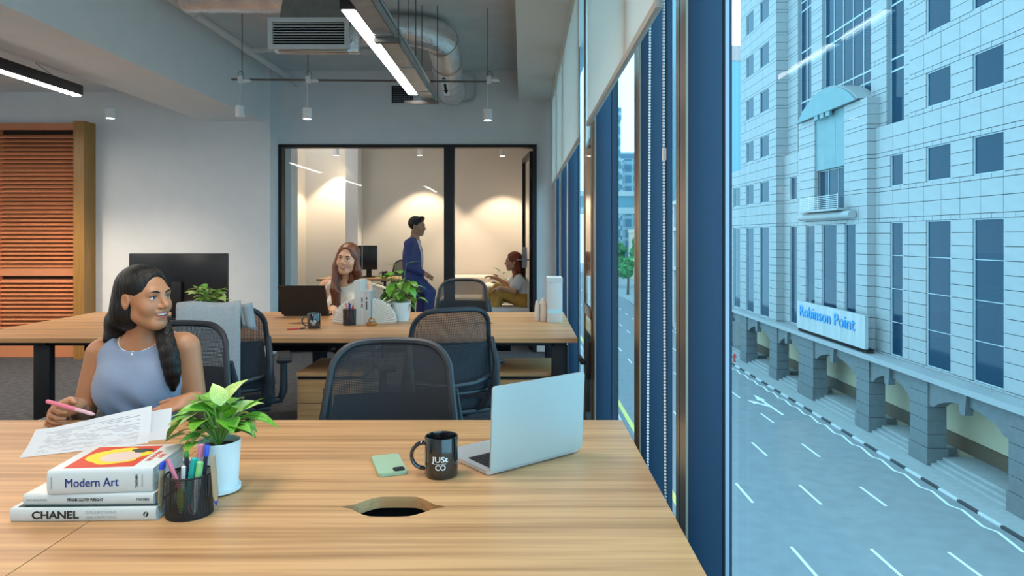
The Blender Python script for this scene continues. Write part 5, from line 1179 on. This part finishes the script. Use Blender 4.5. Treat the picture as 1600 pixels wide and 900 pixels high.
class Head:
    def __init__(s, c, f, u, k=1.0):
        s.c = np.array(c, float); s.f = nrm_(f); u = np.array(u, float); u = u-s.f*(u@s.f); s.u = nrm_(u); s.s = np.cross(s.f, s.u); s.k = k; s.R = np.stack([s.s, s.f, s.u])
    def p(s, x, y, z): return s.c+s.k*(x*s.s+y*s.f+z*s.u)
    def ell(s, c, r): return ell(s.p(*c), np.array(r)*s.k, s.R)
    def cap(s, a, b, ra, rb=None): return cap(s.p(*a), s.p(*b), ra*s.k, (ra if rb is None else rb)*s.k)
    def prims(s, smile=1.0, mouth_open=True):
        E, C = s.ell, s.cap
        u_ = [(E((0, -.014, .034), (.072, .090, .083)), 0), (E((0, .028, -.018), (.0595, .058, .088)), .03), (C((-.040, .0, -.060), (-.016, .058, -.092), .020, .017), .03), (C((.040, .0, -.060), (.016, .058, -.092), .020, .017), .03), (E((0, .062, -.094), (.021, .018, .016)), .018),
              (E((-.036, .056, -.030), (.024, .021, .024)), .022), (E((.036, .056, -.030), (.024, .021, .024)), .022), (C((-.034, .074, .024), (.034, .074, .024), .011), .018)]
        b = union(u_); b = minus(b, [(E((-.031, .096, .006), (.019, .018, .011)), .012), (E((.031, .096, .006), (.019, .018, .011)), .012)])
        u2 = [(b, 0), (C((0, .082, .012), (0, .104, -.025), .0075, .0112), .012), (E((-.0125, .091, -.030), (.0085, .010, .0075)), .007), (E((.0125, .091, -.030), (.0085, .010, .0075)), .007),
              (E((0, .083, -.048), (.026, .010, .0075)), .008), (E((0, .079, -.070), (.022, .010, .0080)), .008), (E((-.0745, -.010, -.004), (.0075, .018, .031)), .006), (E((.0745, -.010, -.004), (.0075, .018, .031)), .006)]
        for sx in (-1, 1): u2 += [(E((sx*.031, .0690, .0135), (.0175, .0135, .0048)), .003), (E((sx*.031, .0680, -.0020), (.0165, .0135, .0048)), .003)]
        b = union(u2); cuts = [(E((-.080, -.006, .0), (.004, .010, .018)), .004), (E((.080, -.006, .0), (.004, .010, .018)), .004)]
        if mouth_open: cuts.append((E((0, .094, -.0585), (.025, .016, .0078)), .003))
        return minus(b, cuts)
    def features(s, parent, lip='lip', teeth=True, h=.0018, eyes=True):
        for sx in (-1, 1):
            q = s.p(sx*.031, .0695, .0058); o = MB().ball(tuple(q), .0118*s.k, u=14, v=10).done('eye', 'eye_white', parent, True)
            d = nrm_(s.f+s.s*.12*0); MB().ball(tuple(s.p(sx*.031, .0768, .0056)), .0060*s.k, u=12, v=8).done('iris', 'iris', o, True)
            br = [tuple(s.p(sx*x, y, z)) for x, y, z in ((.013, .0905, .0225), (.024, .0895, .0275), (.036, .0850, .0285), (.046, .0780, .0252))]; MB().tube(br, [.0022*s.k, .003*s.k, .0027*s.k, .0012*s.k], 6).done('eyebrow', 'hair_black', parent, True)
            ls = [tuple(s.p(sx*x, y, z)) for x, y, z in ((.0175, .0800, .0080), (.025, .0830, .0112), (.034, .0822, .0112), (.0445, .0750, .0078))]; MB().tube(ls, [.0009*s.k, .0015*s.k, .0016*s.k, .001*s.k], 6).done('eyelashes', 'iris', parent, True)
        up = [tuple(s.p(x, y, z)) for x, y, z in ((-.030, .0745, -.0490), (-.016, .0880, -.0515), (-.005, .0935, -.0495), (0, .0935, -.0505), (.005, .0935, -.0495), (.016, .0880, -.0515), (.030, .0745, -.0490))]
        lo = [tuple(s.p(x, y, z)) for x, y, z in ((-.029, .0745, -.0500), (-.016, .0845, -.0655), (0, .0885, -.0700), (.016, .0845, -.0655), (.029, .0745, -.0500))]
        k = s.k
        m = MB().tube(up, [.0012*k, .003*k, .0034*k, .003*k, .0034*k, .003*k, .0012*k], 8); m.tube(lo, [.0012*k, .0036*k, .0044*k, .0036*k, .0012*k], 8); m.done('lips', lip, parent, True)
        if teeth:
            t = [tuple(s.p(x, y, z)) for x, y, z in ((-.023, .076, -.0525), (-.012, .0848, -.0555), (0, .0870, -.0565), (.012, .0848, -.0555), (.023, .076, -.0525))]; MB().tube(t, [.003*k, .0042*k, .0045*k, .0042*k, .003*k], 8).done('teeth', 'teeth', parent, True)
def hand(wrist, d, n, side, curls=(.5, .6, .4), k=1.0, thumb=(.6, .75, -.25), spread=.06, tcurl=.4):
    w = np.array(wrist, float); d = nrm_(d); n = np.array(n, float); n = nrm_(n-d*(n@d)); b = np.cross(d, n)*side; R = np.stack([b, d, n]); out = [(ell(w+d*.045*k, V3(.039, .052, .0165)*k, R), 0), (cap(w-d*.02*k, w+d*.03*k, .024*k, .027*k), .02)]
    for off, L, r, sp in ((.029, .072, .0088, 1), (.010, .080, .009, .3), (-.010, .075, .0086, -.4), (-.028, .060, .0076, -1.1)):
        p = w+(d*.082+b*off)*k; ang = 0; dd = nrm_(d+b*spread*sp)
        for seg, cu in zip((.46, .30, .24), curls):
            ang += cu; v = dd*math.cos(ang)-n*math.sin(ang); q = p+v*L*seg*k; out.append((cap(p, q, r*k, r*.88*k), .004)); p = q; r *= .9
    p = w+(d*.022+b*.026)*k; v = nrm_(d*thumb[0]+b*thumb[1]+n*thumb[2]); q = p+v*.040*k; out.append((cap(p, q, .0135*k, .0105*k), .012)); v2 = nrm_(v*math.cos(tcurl)+(d*.8-n*.6)*math.sin(tcurl)); out.append((cap(q, q+v2*.030*k, .0102*k, .008*k), .004))
    return out
def hair_strand_relief(g, H, amp=.0016, freq=46):
    def f(p):
        q = (p-H.c)@H.R.T; return g(p)+amp*np.sin(np.arctan2(q[:, 0], q[:, 1]+.02)*freq+q[:, 2]*14)
    return f
def bbox(pts, m): a = np.array(pts, float); return tuple(a.min(0)-m), tuple(a.max(0)+m)

# ---- woman in the blue top at the near desk
w1 = T('person', 'woman in a sleeveless blue grey top laughing and holding a pink pen', 'person', (-1.345, 2.42, 0))
H1 = Head(pw(226, 466, 2.36), (math.sin(math.radians(70)), -math.cos(math.radians(70)), .02), (-.03, -.02, 1), .93)
Nb = V3(-1.335, 2.415, .945); S1, S2 = V3(-1.497, 2.42, .895), V3(-1.190, 2.42, .917)
E1, W1 = V3(-1.535, 2.385, .685), V3(-1.425, 2.168, .772); E2, W2 = V3(-1.160, 2.43, .70), V3(-1.085, 2.235, .775)
ch_c = V3(-1.342, 2.42, .80)
torso = [(ell(ch_c, (.145, .095, .155)), 0), (ell((-1.335, 2.425, .63), (.122, .088, .15)), .05), (ell((-1.335, 2.43, .50), (.165, .125, .11)), .06), (ell((-1.400, 2.368, .790), (.064, .050, .068)), .06), (ell((-1.280, 2.368, .795), (.064, .050, .068)), .06),
         (cap(Nb-V3(0, 0, .02), S1+V3(.02, 0, .012), .05, .042), .04), (cap(Nb-V3(0, 0, .02), S2+V3(-.02, 0, .012), .05, .042), .04)]
arms = [(cap(S1, E1, .0455, .037), .03), (cap(E1, W1, .036, .024), .012), (cap(S2, E2, .0455, .037), .03), (cap(E2, W2, .036, .024), .012)]
legs = []
for sx in (-1, 1):
    hip, kn, an = V3(-1.335+sx*.085, 2.40, .50), V3(-1.335+sx*.10, 2.00, .51), V3(-1.335+sx*.10, 1.98, .09); legs += [(cap(hip, kn, .082, .055), .03), (cap(kn, an, .052, .034), .02), (cap(an-V3(0, 0, .04), an+V3(0, -.14, -.05), .038, .03), .02)]
neck = [(cap(H1.p(0, -.022, -.055), Nb, .047, .053), .03)]
hr = hand(W1, (-.25, -.95, .0), (-.82, .25, .45), -1, (.75, 1.15, .7), .92, (.45, .55, -.65), .03, .5)
hl = hand(W2, (-.62, -.75, -.16), (.05, -.20, .97), 1, (.25, .45, .3), .92, (.6, .75, -.1), .05, .3)
hf = union(hr); hf2 = union(hl); hd_ = H1.prims()
body = union(torso+neck+arms+legs+[(hd_, .012), (hf, .008), (hf2, .008)])
hb = bbox([H1.c-.125, H1.c+.125], 0); hb = ((hb[0][0], hb[0][1], H1.c[2]-.105), hb[1])
hb1 = bbox([W1, W1+V3(-.02, -.09, .0), W1+V3(.07, -.10, 0)], .062); hb2 = bbox([W2, W2+V3(-.09, -.10, -.02)], .055)
hb1 = (hb1[0], (hb1[1][0], W1[1]-.005, hb1[1][2])); hb2 = (hb2[0], (hb2[1][0], W2[1]-.005, hb2[1][2]))
sdf_obj('body', body, [((-1.66, 1.78, .0), (-1.0, 2.62, 1.25), .0075), (*hb, .0030), (*hb1, .0028), (*hb2, .0028)], 'skin_a', w1)
H1.features(w1)
blouse = union([(lambda p, g=union(torso): g(p)-.009, 0)])
arm_cut = [(cap(S1+V3(-.010, 0, .05), S1+V3(-.045, -.01, -.05), .064, .058), .012), (cap(S2+V3(.010, 0, .05), S2+V3(.045, -.01, -.05), .064, .058), .012)]
neck_cut = [(ell(Nb+V3(.0, -.035, .058), (.104, .10, .092)), .008)]
def folds(g):
    def f(p):
        w = np.exp(-((p[:, 2]-.68)/.07)**2); return g(p)+.0045*w*np.sin((p[:, 0]+1.28)*70+(p[:, 2]-.66)*55)+.0025*np.sin(p[:, 0]*34+p[:, 2]*47)*np.exp(-((p[:, 2]-.75)/.12)**2)
    return f
bl_ = minus(folds(blouse), arm_cut+neck_cut+[(lambda p: p[:, 2]-.52, 0)]) if False else minus(folds(blouse), arm_cut+neck_cut)
sdf_obj('sleeveless_top', lambda p: np.maximum(bl_(p), .54-p[:, 2]), [((-1.53, 2.24, .53), (-1.16, 2.56, .99), .0055)], 'blouse_blue', w1)
kn_ = union([(ell((-1.245, 2.325, .715), (.022, .016, .016)), 0), (cap((-1.25, 2.325, .712), (-1.275, 2.335, .685), .012, .007), .008), (cap((-1.24, 2.325, .712), (-1.215, 2.34, .70), .011, .006), .008)]); sdf_obj('knot', kn_, [((-1.31, 2.29, .66), (-1.18, 2.37, .75), .0035)], 'blouse_blue', w1)
sdf_obj('trousers', lambda p: np.maximum(union(legs+[(ell((-1.335, 2.43, .50), (.165, .125, .11)), .05)])(p)-.008, np.maximum(p[:, 2]-.585, .08-p[:, 2])), [((-1.56, 1.88, .06), (-1.10, 2.60, .62), .011)], 'trouser_dark', w1)
hA = minus(H1.ell((0, -.018, .040), (.080, .100, .088)), [(H1.ell((.002, .106, -.010), (.066, .086, .104)), .008), (H1.ell((-.085, .008, -.010), (.030, .032, .032)), .008), (H1.ell((.085, .008, -.010), (.030, .032, .032)), .008), (H1.ell((0, .03, -.10), (.06, .09, .07)), .015)])
def flatc(a, b, ra, rb, k=1.7):      # a lock of hair, thinner along the view depth
    a, b = np.array(a, float), np.array(b, float); g = cap(a*V3(1, k, 1), b*V3(1, k, 1), ra, rb)
    return lambda p: g(p*V3(1, k, 1))
back = union([(H1.cap((.0, -.050, .01), (.01, -.052, -.05), .074, .066), 0), (cap(H1.p(.015, -.052, -.04), pw(188, 503, 2.44), .062, .046), .03), (cap(pw(188, 503, 2.44), pw(180, 524, 2.42), .044, .034), .03), (cap(pw(182, 518, 2.42), pw(166, 531, 2.385), .032, .012), .02)])
lk_ = [(248, 488, 2.43, .027), (252, 505, 2.395, .029), (256, 520, 2.365, .030), (260, 537, 2.340, .031), (264, 553, 2.325, .032), (267, 568, 2.318, .031), (269, 582, 2.316, .028), (270, 595, 2.318, .022), (270, 607, 2.322, .012)]
fr_ = union([(flatc(pw(*a[:3]), pw(*b[:3]), a[3], b[3], 1.4), 0 if i == 0 else .008) for i, (a, b) in enumerate(zip(lk_[:-1], lk_[1:]))])
hu_ = union([(hA, 0), (back, .012), (fr_, .02)]); hair = lambda p: hu_(p)+.0004*np.sin(p[:, 0]*430+p[:, 1]*150+p[:, 2]*25)
sdf_obj('hair', hair, [((-1.52, 2.20, .77), (-1.12, 2.56, 1.26), .0045)], 'hair_black', w1)
ncl = [tuple(Nb+V3(.075*math.sin(a), -.02-.055*math.cos(a), .018-.048*math.cos(a))) for a in [(-1.5+3.0*i/16) for i in range(17)]]
nk = MB().tube(ncl, .0011, 5); 
for q in ncl[2::3]: nk.ball(q, .003, u=8, v=6)
nk.ball((ncl[8][0], ncl[8][1]-.004, ncl[8][2]-.008), .005, u=8, v=6); nk.ball((ncl[8][0]+.002, ncl[8][1]-.004, ncl[8][2]-.018), .004, u=8, v=6); nk.done('necklace', 'bead', w1, True)
# ring on her hand is left out; the watchless wrists stay bare

# ---- woman in cream at the far desk
w2 = T('person', 'woman with long brown hair in a cream top behind the black laptop', 'person', (-1.43, 5.58, 0))
YB2 = 5.58; H2 = Head(pw(543, 405, 5.50), (-.10, -1, .0), (.12, 0, 1), 1.06)
Nb2 = V3(*pw(538, 441, 5.58)); A1, A2 = V3(*pw(509, 446, 5.58)), V3(*pw(572, 446, 5.6))
c2 = V3(*pw(540, 474, 5.60)); D1, D2 = V3(*pw(488, 482, 5.52)), V3(*pw(580, 485, 5.5)); K1, K2 = V3(*pw(520, 482, 5.19)), V3(*pw(560, 486, 5.22))
tor2 = [(ell(c2, (.15, .10, .17)), 0), (ell(c2-V3(0, 0, .2), (.13, .1, .17)), .05), (ell(c2-V3(0, 0, .30), (.17, .13, .11)), .05), (ell(c2+V3(-.065, -.08, .0), (.06, .05, .06)), .03), (ell(c2+V3(.065, -.08, .0), (.06, .05, .06)), .03), (cap(Nb2-V3(0, 0, .02), A1, .05, .045), .04), (cap(Nb2-V3(0, 0, .02), A2, .05, .045), .04)]
arm2 = [(cap(A1, D1, .045, .037), .02), (cap(D1, K1, .036, .024), .012), (cap(A2, D2, .045, .037), .02), (cap(D2, K2, .036, .024), .012)]
leg2 = []
for sx in (-1, 1): hip, kn, an = V3(c2[0]+sx*.085, 5.58, .52), V3(c2[0]+sx*.09, 5.18, .53), V3(c2[0]+sx*.09, 5.2, .09); leg2 += [(cap(hip, kn, .08, .055), .03), (cap(kn, an, .05, .034), .02), (cap(an-V3(0, 0, .04), an+V3(0, -.14, -.05), .036, .03), .02)]
h1_ = union(hand(K1, (.35, -.93, -.05), (0, .1, 1), 1, (.2, .3, .2), .92)); h2_ = union(hand(K2, (-.25, -.95, -.05), (0, .1, 1), -1, (.2, .3, .2), .92))
body2 = union(tor2+[(cap(H2.p(0, -.02, -.06), Nb2, .046, .052), .03)]+arm2+leg2+[(H2.prims(), .012), (h1_, .008), (h2_, .008)])
sdf_obj('body', body2, [((-1.95, 4.95, 0), (-1.10, 5.85, 1.30), .011), ((H2.c[0]-.13, H2.c[1]-.13, H2.c[2]-.115), (H2.c[0]+.13, H2.c[1]+.14, H2.c[2]+.14), .005), ((K1[0]-.05, 5.0, K1[2]-.05), (K1[0]+.14, K1[1]-.005, K1[2]+.05), .005), ((K2[0]-.12, 5.02, K2[2]-.05), (K2[0]+.06, K2[1]-.005, K2[2]+.05), .005)], 'skin_b', w2); H2.features(w2, 'lip_soft')
t2 = minus(lambda p: union(tor2)(p)-.011, [(cap(A1+V3(-.005, 0, .06), A1+V3(-.06, 0, -.07), .065, .06), .01), (cap(A2+V3(.005, 0, .06), A2+V3(.06, 0, -.07), .065, .06), .01), (ell(Nb2+V3(0, -.03, .05), (.085, .10, .09)), .008)])
sdf_obj('sleeveless_top', lambda p: np.maximum(t2(p), .56-p[:, 2]), [((-1.68, 5.38, .54), (-1.2, 5.78, 1.0), .008)], 'top_cream', w2)
sdf_obj('trousers', lambda p: np.maximum(union(leg2+[(ell(c2-V3(0, 0, .30), (.17, .13, .11)), .05)])(p)-.01, np.maximum(p[:, 2]-.60, .08-p[:, 2])), [((-1.7, 5.05, .06), (-1.15, 5.8, .65), .014)], 'trouser_dark', w2)
hA2 = minus(H2.ell((0, -.018, .040), (.082, .102, .090)), [(H2.ell((0, .108, -.012), (.061, .090, .106)), .008), (H2.ell((0, .06, -.17), (.045, .08, .12)), .01), (H2.ell((0, .03, -.10), (.055, .09, .07)), .015)])
hs = union([(hA2, 0), (H2.cap((0, -.06, 0), (0, -.055, -.14), .07, .06), .02), (H2.cap((.066, .005, .02), (.072, .01, -.06), .024, .032), .02), (cap(H2.p(.072, .01, -.06), pw(524, 452, 5.46), .034, .040), .02), (cap(pw(524, 452, 5.46), pw(526, 482, 5.47), .042, .030), .02), (H2.cap((-.066, .0, .02), (-.076, -.005, -.07), .022, .030), .02), (cap(H2.p(-.076, -.01, -.07), pw(562, 437, 5.56), .034, .026), .02)])
hs_ = minus(hs, [(H2.ell((0, .085, -.15), (.046, .115, .10)), .006)])
sdf_obj('hair', hair_strand_relief(hs_, H2, .0012, 50), [((-1.66, 5.33, .66), (-1.24, 5.76, 1.30), .007)], 'hair_brown', w2)
MB().tube([tuple(K1+V3(.031*math.cos(a)*.95, .004+.008*math.sin(a), .031*math.sin(a))) for a in [2*PI*i/20 for i in range(20)]], .005, 6, closed=True).done('watch_strap', 'black_metal', w2, True)

# ---- man in the blue suit in the meeting room
mn = T('person', 'man in a blue suit leaning on a desk and holding a phone', 'person', (-1.38, 8.9, 0))
YM = 8.86; H3 = Head(pw(652, 354, YM), (1, -.22, -.06), (.06, 0, 1), 1.06)
Nb3 = V3(*pw(648, 375, YM)); q3 = V3(*pw(645, 398, YM)); hp3 = V3(*pw(645, 432, YM))
Sn, Sf = Nb3+V3(-.035, -.185, -.055), Nb3+V3(-.035, .185, -.055); En, Ef = V3(*pw(638, 416, YM-.24)), V3(*pw(650, 416, YM+.22)); Wn, Wf = V3(*pw(661, 427, YM-.16)), V3(*pw(664, 428, YM+.06))
tor3 = [(ell(q3, (.115, .175, .19)), 0), (ell((q3+hp3)/2, (.11, .15, .17)), .06), (ell(hp3, (.125, .165, .12)), .06), (cap(Nb3-V3(.01, 0, .03), Sn, .06, .055), .04), (cap(Nb3-V3(.01, 0, .03), Sf, .06, .055), .04)]
arm3 = [(cap(Sn, En, .054, .043), .03), (cap(En, Wn, .042, .028), .015), (cap(Sf, Ef, .054, .043), .03), (cap(Ef, Wf, .042, .028), .015)]
leg3 = []
for sy, kx_, fx_ in ((-.09, 672, 668), (.09, 660, 655)):
    hip, kn, an = hp3+V3(.02, sy, -.02), V3(*pw(kx_, 457, YM+sy)), V3((fx_-VX)*(YM+sy)/F, YM+sy, .09); leg3 += [(cap(hip, kn, .095, .062), .03), (cap(kn, an, .06, .042), .02)]
ft3 = [(cap(V3((fx_-VX)*(YM+sy)/F, YM+sy, .05), V3((fx_-VX)*(YM+sy)/F+.17, YM+sy, .035), .04, .033), .02) for sy, fx_ in ((-.09, 668), (.09, 655))]
hn_, hf_ = union(hand(Wn, (.92, .25, -.25), (.2, -.3, .9), 1, (.5, .6, .4), 1.0)), union(hand(Wf, (.9, -.35, -.2), (.1, .5, .8), -1, (.5, .6, .4), 1.0))
body3 = union(tor3+[(cap(H3.p(0, -.02, -.06), Nb3, .055, .06), .03)]+arm3+leg3+ft3+[(H3.prims(mouth_open=False), .012), (hn_, .008), (hf_, .008)])
sdf_obj('body', body3, [((-1.72, 8.45, 0), (-.90, 9.30, 1.64), .014), ((H3.c[0]-.13, H3.c[1]-.13, H3.c[2]-.12), (H3.c[0]+.14, H3.c[1]+.13, H3.c[2]+.14), .006), ((Wn[0]+.005, Wn[1]-.09, Wn[2]-.14), (Wn[0]+.22, Wf[1]+.06, Wn[2]+.09), .006)], 'skin_c', mn); H3.features(mn, 'lip_soft', False)
jk = union(tor3+arm3); wv = nrm_(Wn-En)
ja = minus(lambda p: jk(p)-.014, [(cap(Nb3+V3(.085, -.035, .02), Nb3+V3(.10, -.03, -.34), .062, .02), .01), (ell(Nb3+V3(.01, 0, .07), (.072, .072, .06)), .01)])
sdf_obj('suit_jacket', lambda p: np.maximum(np.maximum(ja(p), (p-Wn)@nrm_(Wn-En)-.005), hp3[2]-.13-p[:, 2]), [((-1.72, 8.45, .62), (-1.12, 9.25, 1.36), .011)], 'suit_blue', mn)
sdf_obj('shirt', lambda p: np.maximum(union(tor3)(p)-.006, -(p[:, 0]-(Nb3[0]-.02))), [((-1.5, 8.6, .75), (-1.2, 9.1, 1.33), .011)], 'shirt_white', mn)
sdf_obj('suit_trousers', lambda p: np.maximum(union(leg3+[(ell(hp3, (.125, .165, .12)), .05)])(p)-.012, np.maximum(p[:, 2]-hp3[2]-.08, .07-p[:, 2])), [((-1.66, 8.6, .05), (-1.0, 9.12, .95), .012)], 'suit_blue', mn)
sdf_obj('shoes', lambda p: union(ft3)(p)-.008, [((-1.45, 8.68, -.0), (-.95, 9.05, .13), .010)], 'black_metal', mn)
hA3 = minus(union([(H3.ell((0, -.022, .042), (.080, .098, .088)), 0), (H3.cap((-.03, .05, .10), (.035, .055, .10), .028), .02)]), [(H3.ell((0, .095, -.030), (.085, .075, .095)), .010), (H3.ell((0, -.0, -.115), (.12, .14, .085)), .012), (H3.ell((-.085, .0, -.02), (.03, .03, .034)), .006), (H3.ell((.085, .0, -.02), (.03, .03, .034)), .006)])
sdf_obj('hair', hair_strand_relief(hA3, H3, .002, 30), [(tuple(H3.c-.14), tuple(H3.c+.15), .007)], 'hair_black', mn)
fc = np.array(pw(673, 431, YM-.11)); ph2 = T('phone', 'dark smartphone in the hand of the man in the suit', 'phone', tuple(fc)); MB().box(-.075, -.035, -.0045, .045, .035, .0045, bev=.003, mat=Matrix.Translation(fc) @ Matrix.Rotation(.45, 4, 'Y')).done('case', 'lens_black', ph2, True); MB().box(-.07, -.031, .0045, .04, .031, .005, mat=Matrix.Translation(fc) @ Matrix.Rotation(.45, 4, 'Y')).done('screen', 'screen_black', ph2, True)

# ---- red haired woman seated by the door
w4 = T('person', 'red haired woman in white shirt and ochre trousers seated by the glass door', 'person', (-.02, 8.75, 0))
YW = 8.75; H4 = Head(pw(802, 409, YW), (-1, -.05, -.02), (-.06, 0, 1), 1.02)
Nb4 = V3(*pw(808, 430, YW)); q4 = V3(*pw(814, 450, YW)); hp4 = V3(*pw(819, 471, YW)); hp4[2] = .505
Sn4, Sf4 = Nb4+V3(.02, -.15, -.05), Nb4+V3(.02, .15, -.05); En4, Ef4 = V3(*pw(804, 455, YW-.2)), V3(*pw(793, 444, YW+.18)); Wn4, Wf4 = V3(*pw(782, 450, YW-.17)), V3(*pw(774, 434, YW+.12))
tor4 = [(ell(q4, (.105, .145, .16)), 0), (ell((q4+hp4)/2, (.105, .13, .14)), .05), (ell(hp4, (.13, .17, .115)), .05), (ell(q4+V3(-.08, -.06, .02), (.055, .055, .055)), .03), (ell(q4+V3(-.08, .06, .02), (.055, .055, .055)), .03), (cap(Nb4-V3(0, 0, .02), Sn4, .05, .046), .04), (cap(Nb4-V3(0, 0, .02), Sf4, .05, .046), .04)]
arm4 = [(cap(Sn4, En4, .045, .036), .02), (cap(En4, Wn4, .035, .024), .012), (cap(Sf4, Ef4, .045, .036), .02), (cap(Ef4, Wf4, .035, .024), .012)]
leg4 = []; ft4 = []
for sy, kx_, kz, fx_ in ((-.09, 779, 452, 768), (.09, 772, 458, 772)):
    hip = hp4+V3(-.01, sy, 0); kn = V3(*pw(kx_, kz, YW+sy)); an = V3((fx_-VX)*(YW+sy)/F, YW+sy, .09); leg4 += [(cap(hip, kn, .085, .062), .03), (cap(kn, an, .062, .05), .02)]; ft4.append((cap(an-V3(0, 0, .04), an+V3(-.15, 0, -.055), .036, .03), .02))
ha4, hb4 = union(hand(Wn4, (-.95, .1, -.2), (.0, -.2, 1), -1, (.4, .5, .3), .92)), union(hand(Wf4, (-.95, 0, .25), (.2, .2, .95), 1, (.3, .4, .3), .92))
body4 = union(tor4+[(cap(H4.p(0, -.02, -.06), Nb4, .045, .05), .03)]+arm4+leg4+ft4+[(H4.prims(mouth_open=False), .012), (ha4, .008), (hb4, .008)])
sdf_obj('body', body4, [((-.62, 8.4, 0), (.19, 9.1, 1.18), .014), ((H4.c[0]-.14, H4.c[1]-.12, H4.c[2]-.115), (H4.c[0]+.13, H4.c[1]+.12, H4.c[2]+.14), .0065), ((Wn4[0]-.2, Wn4[1]-.06, Wn4[2]-.07), (Wn4[0]-.005, Wn4[1]+.06, Wn4[2]+.055), .006), ((Wf4[0]-.2, Wf4[1]-.06, Wf4[2]-.05), (Wf4[0]-.005, Wf4[1]+.06, Wf4[2]+.1), .006)], 'skin_b', w4); H4.features(w4, 'lip_soft', False)
slv = [(cap(Sn4, Sn4*.45+En4*.55, .052, .052), .02), (cap(Sf4, Sf4*.45+Ef4*.55, .052, .052), .02)]
sh4 = minus(lambda p: union(tor4+slv)(p)-.011, [(ell(Nb4+V3(-.02, 0, .045), (.075, .07, .06)), .008)])
sdf_obj('shirt', lambda p: np.maximum(sh4(p), .50-p[:, 2]), [((-.26, 8.45, .48), (.20, 9.05, .92), .011)], 'shirt_white', w4)
sdf_obj('trousers', lambda p: np.maximum(union(leg4+[(ell(hp4, (.13, .17, .115)), .05)])(p)-.016, np.maximum(p[:, 2]-.60-.12*(p[:, 0] < -.12), .07-p[:, 2])), [((-.56, 8.48, .05), (.20, 9.02, .76), .012)], 'trouser_ochre', w4)
hA4 = minus(H4.ell((0, -.018, .040), (.083, .102, .091)), [(H4.ell((0, .106, -.015), (.070, .085, .108)), .010), (H4.ell((0, .035, -.10), (.055, .085, .07)), .015)])
hs4 = union([(hA4, 0), (H4.cap((0, -.05, 0), (0, -.05, -.14), .074, .066), .02), (cap(H4.p(.05, -.02, -.02), pw(806, 432, YW-.11), .038, .036), .02), (cap(pw(806, 432, YW-.11), pw(802, 451, YW-.13), .034, .014), .02), (cap(H4.p(0, -.06, -.12), pw(815, 440, YW), .06, .035), .03)])
sdf_obj('hair', hair_strand_relief(hs4, H4, .002, 40), [((-.25, 8.5, .62), (.16, 8.98, 1.18), .008)], 'hair_red', w4)
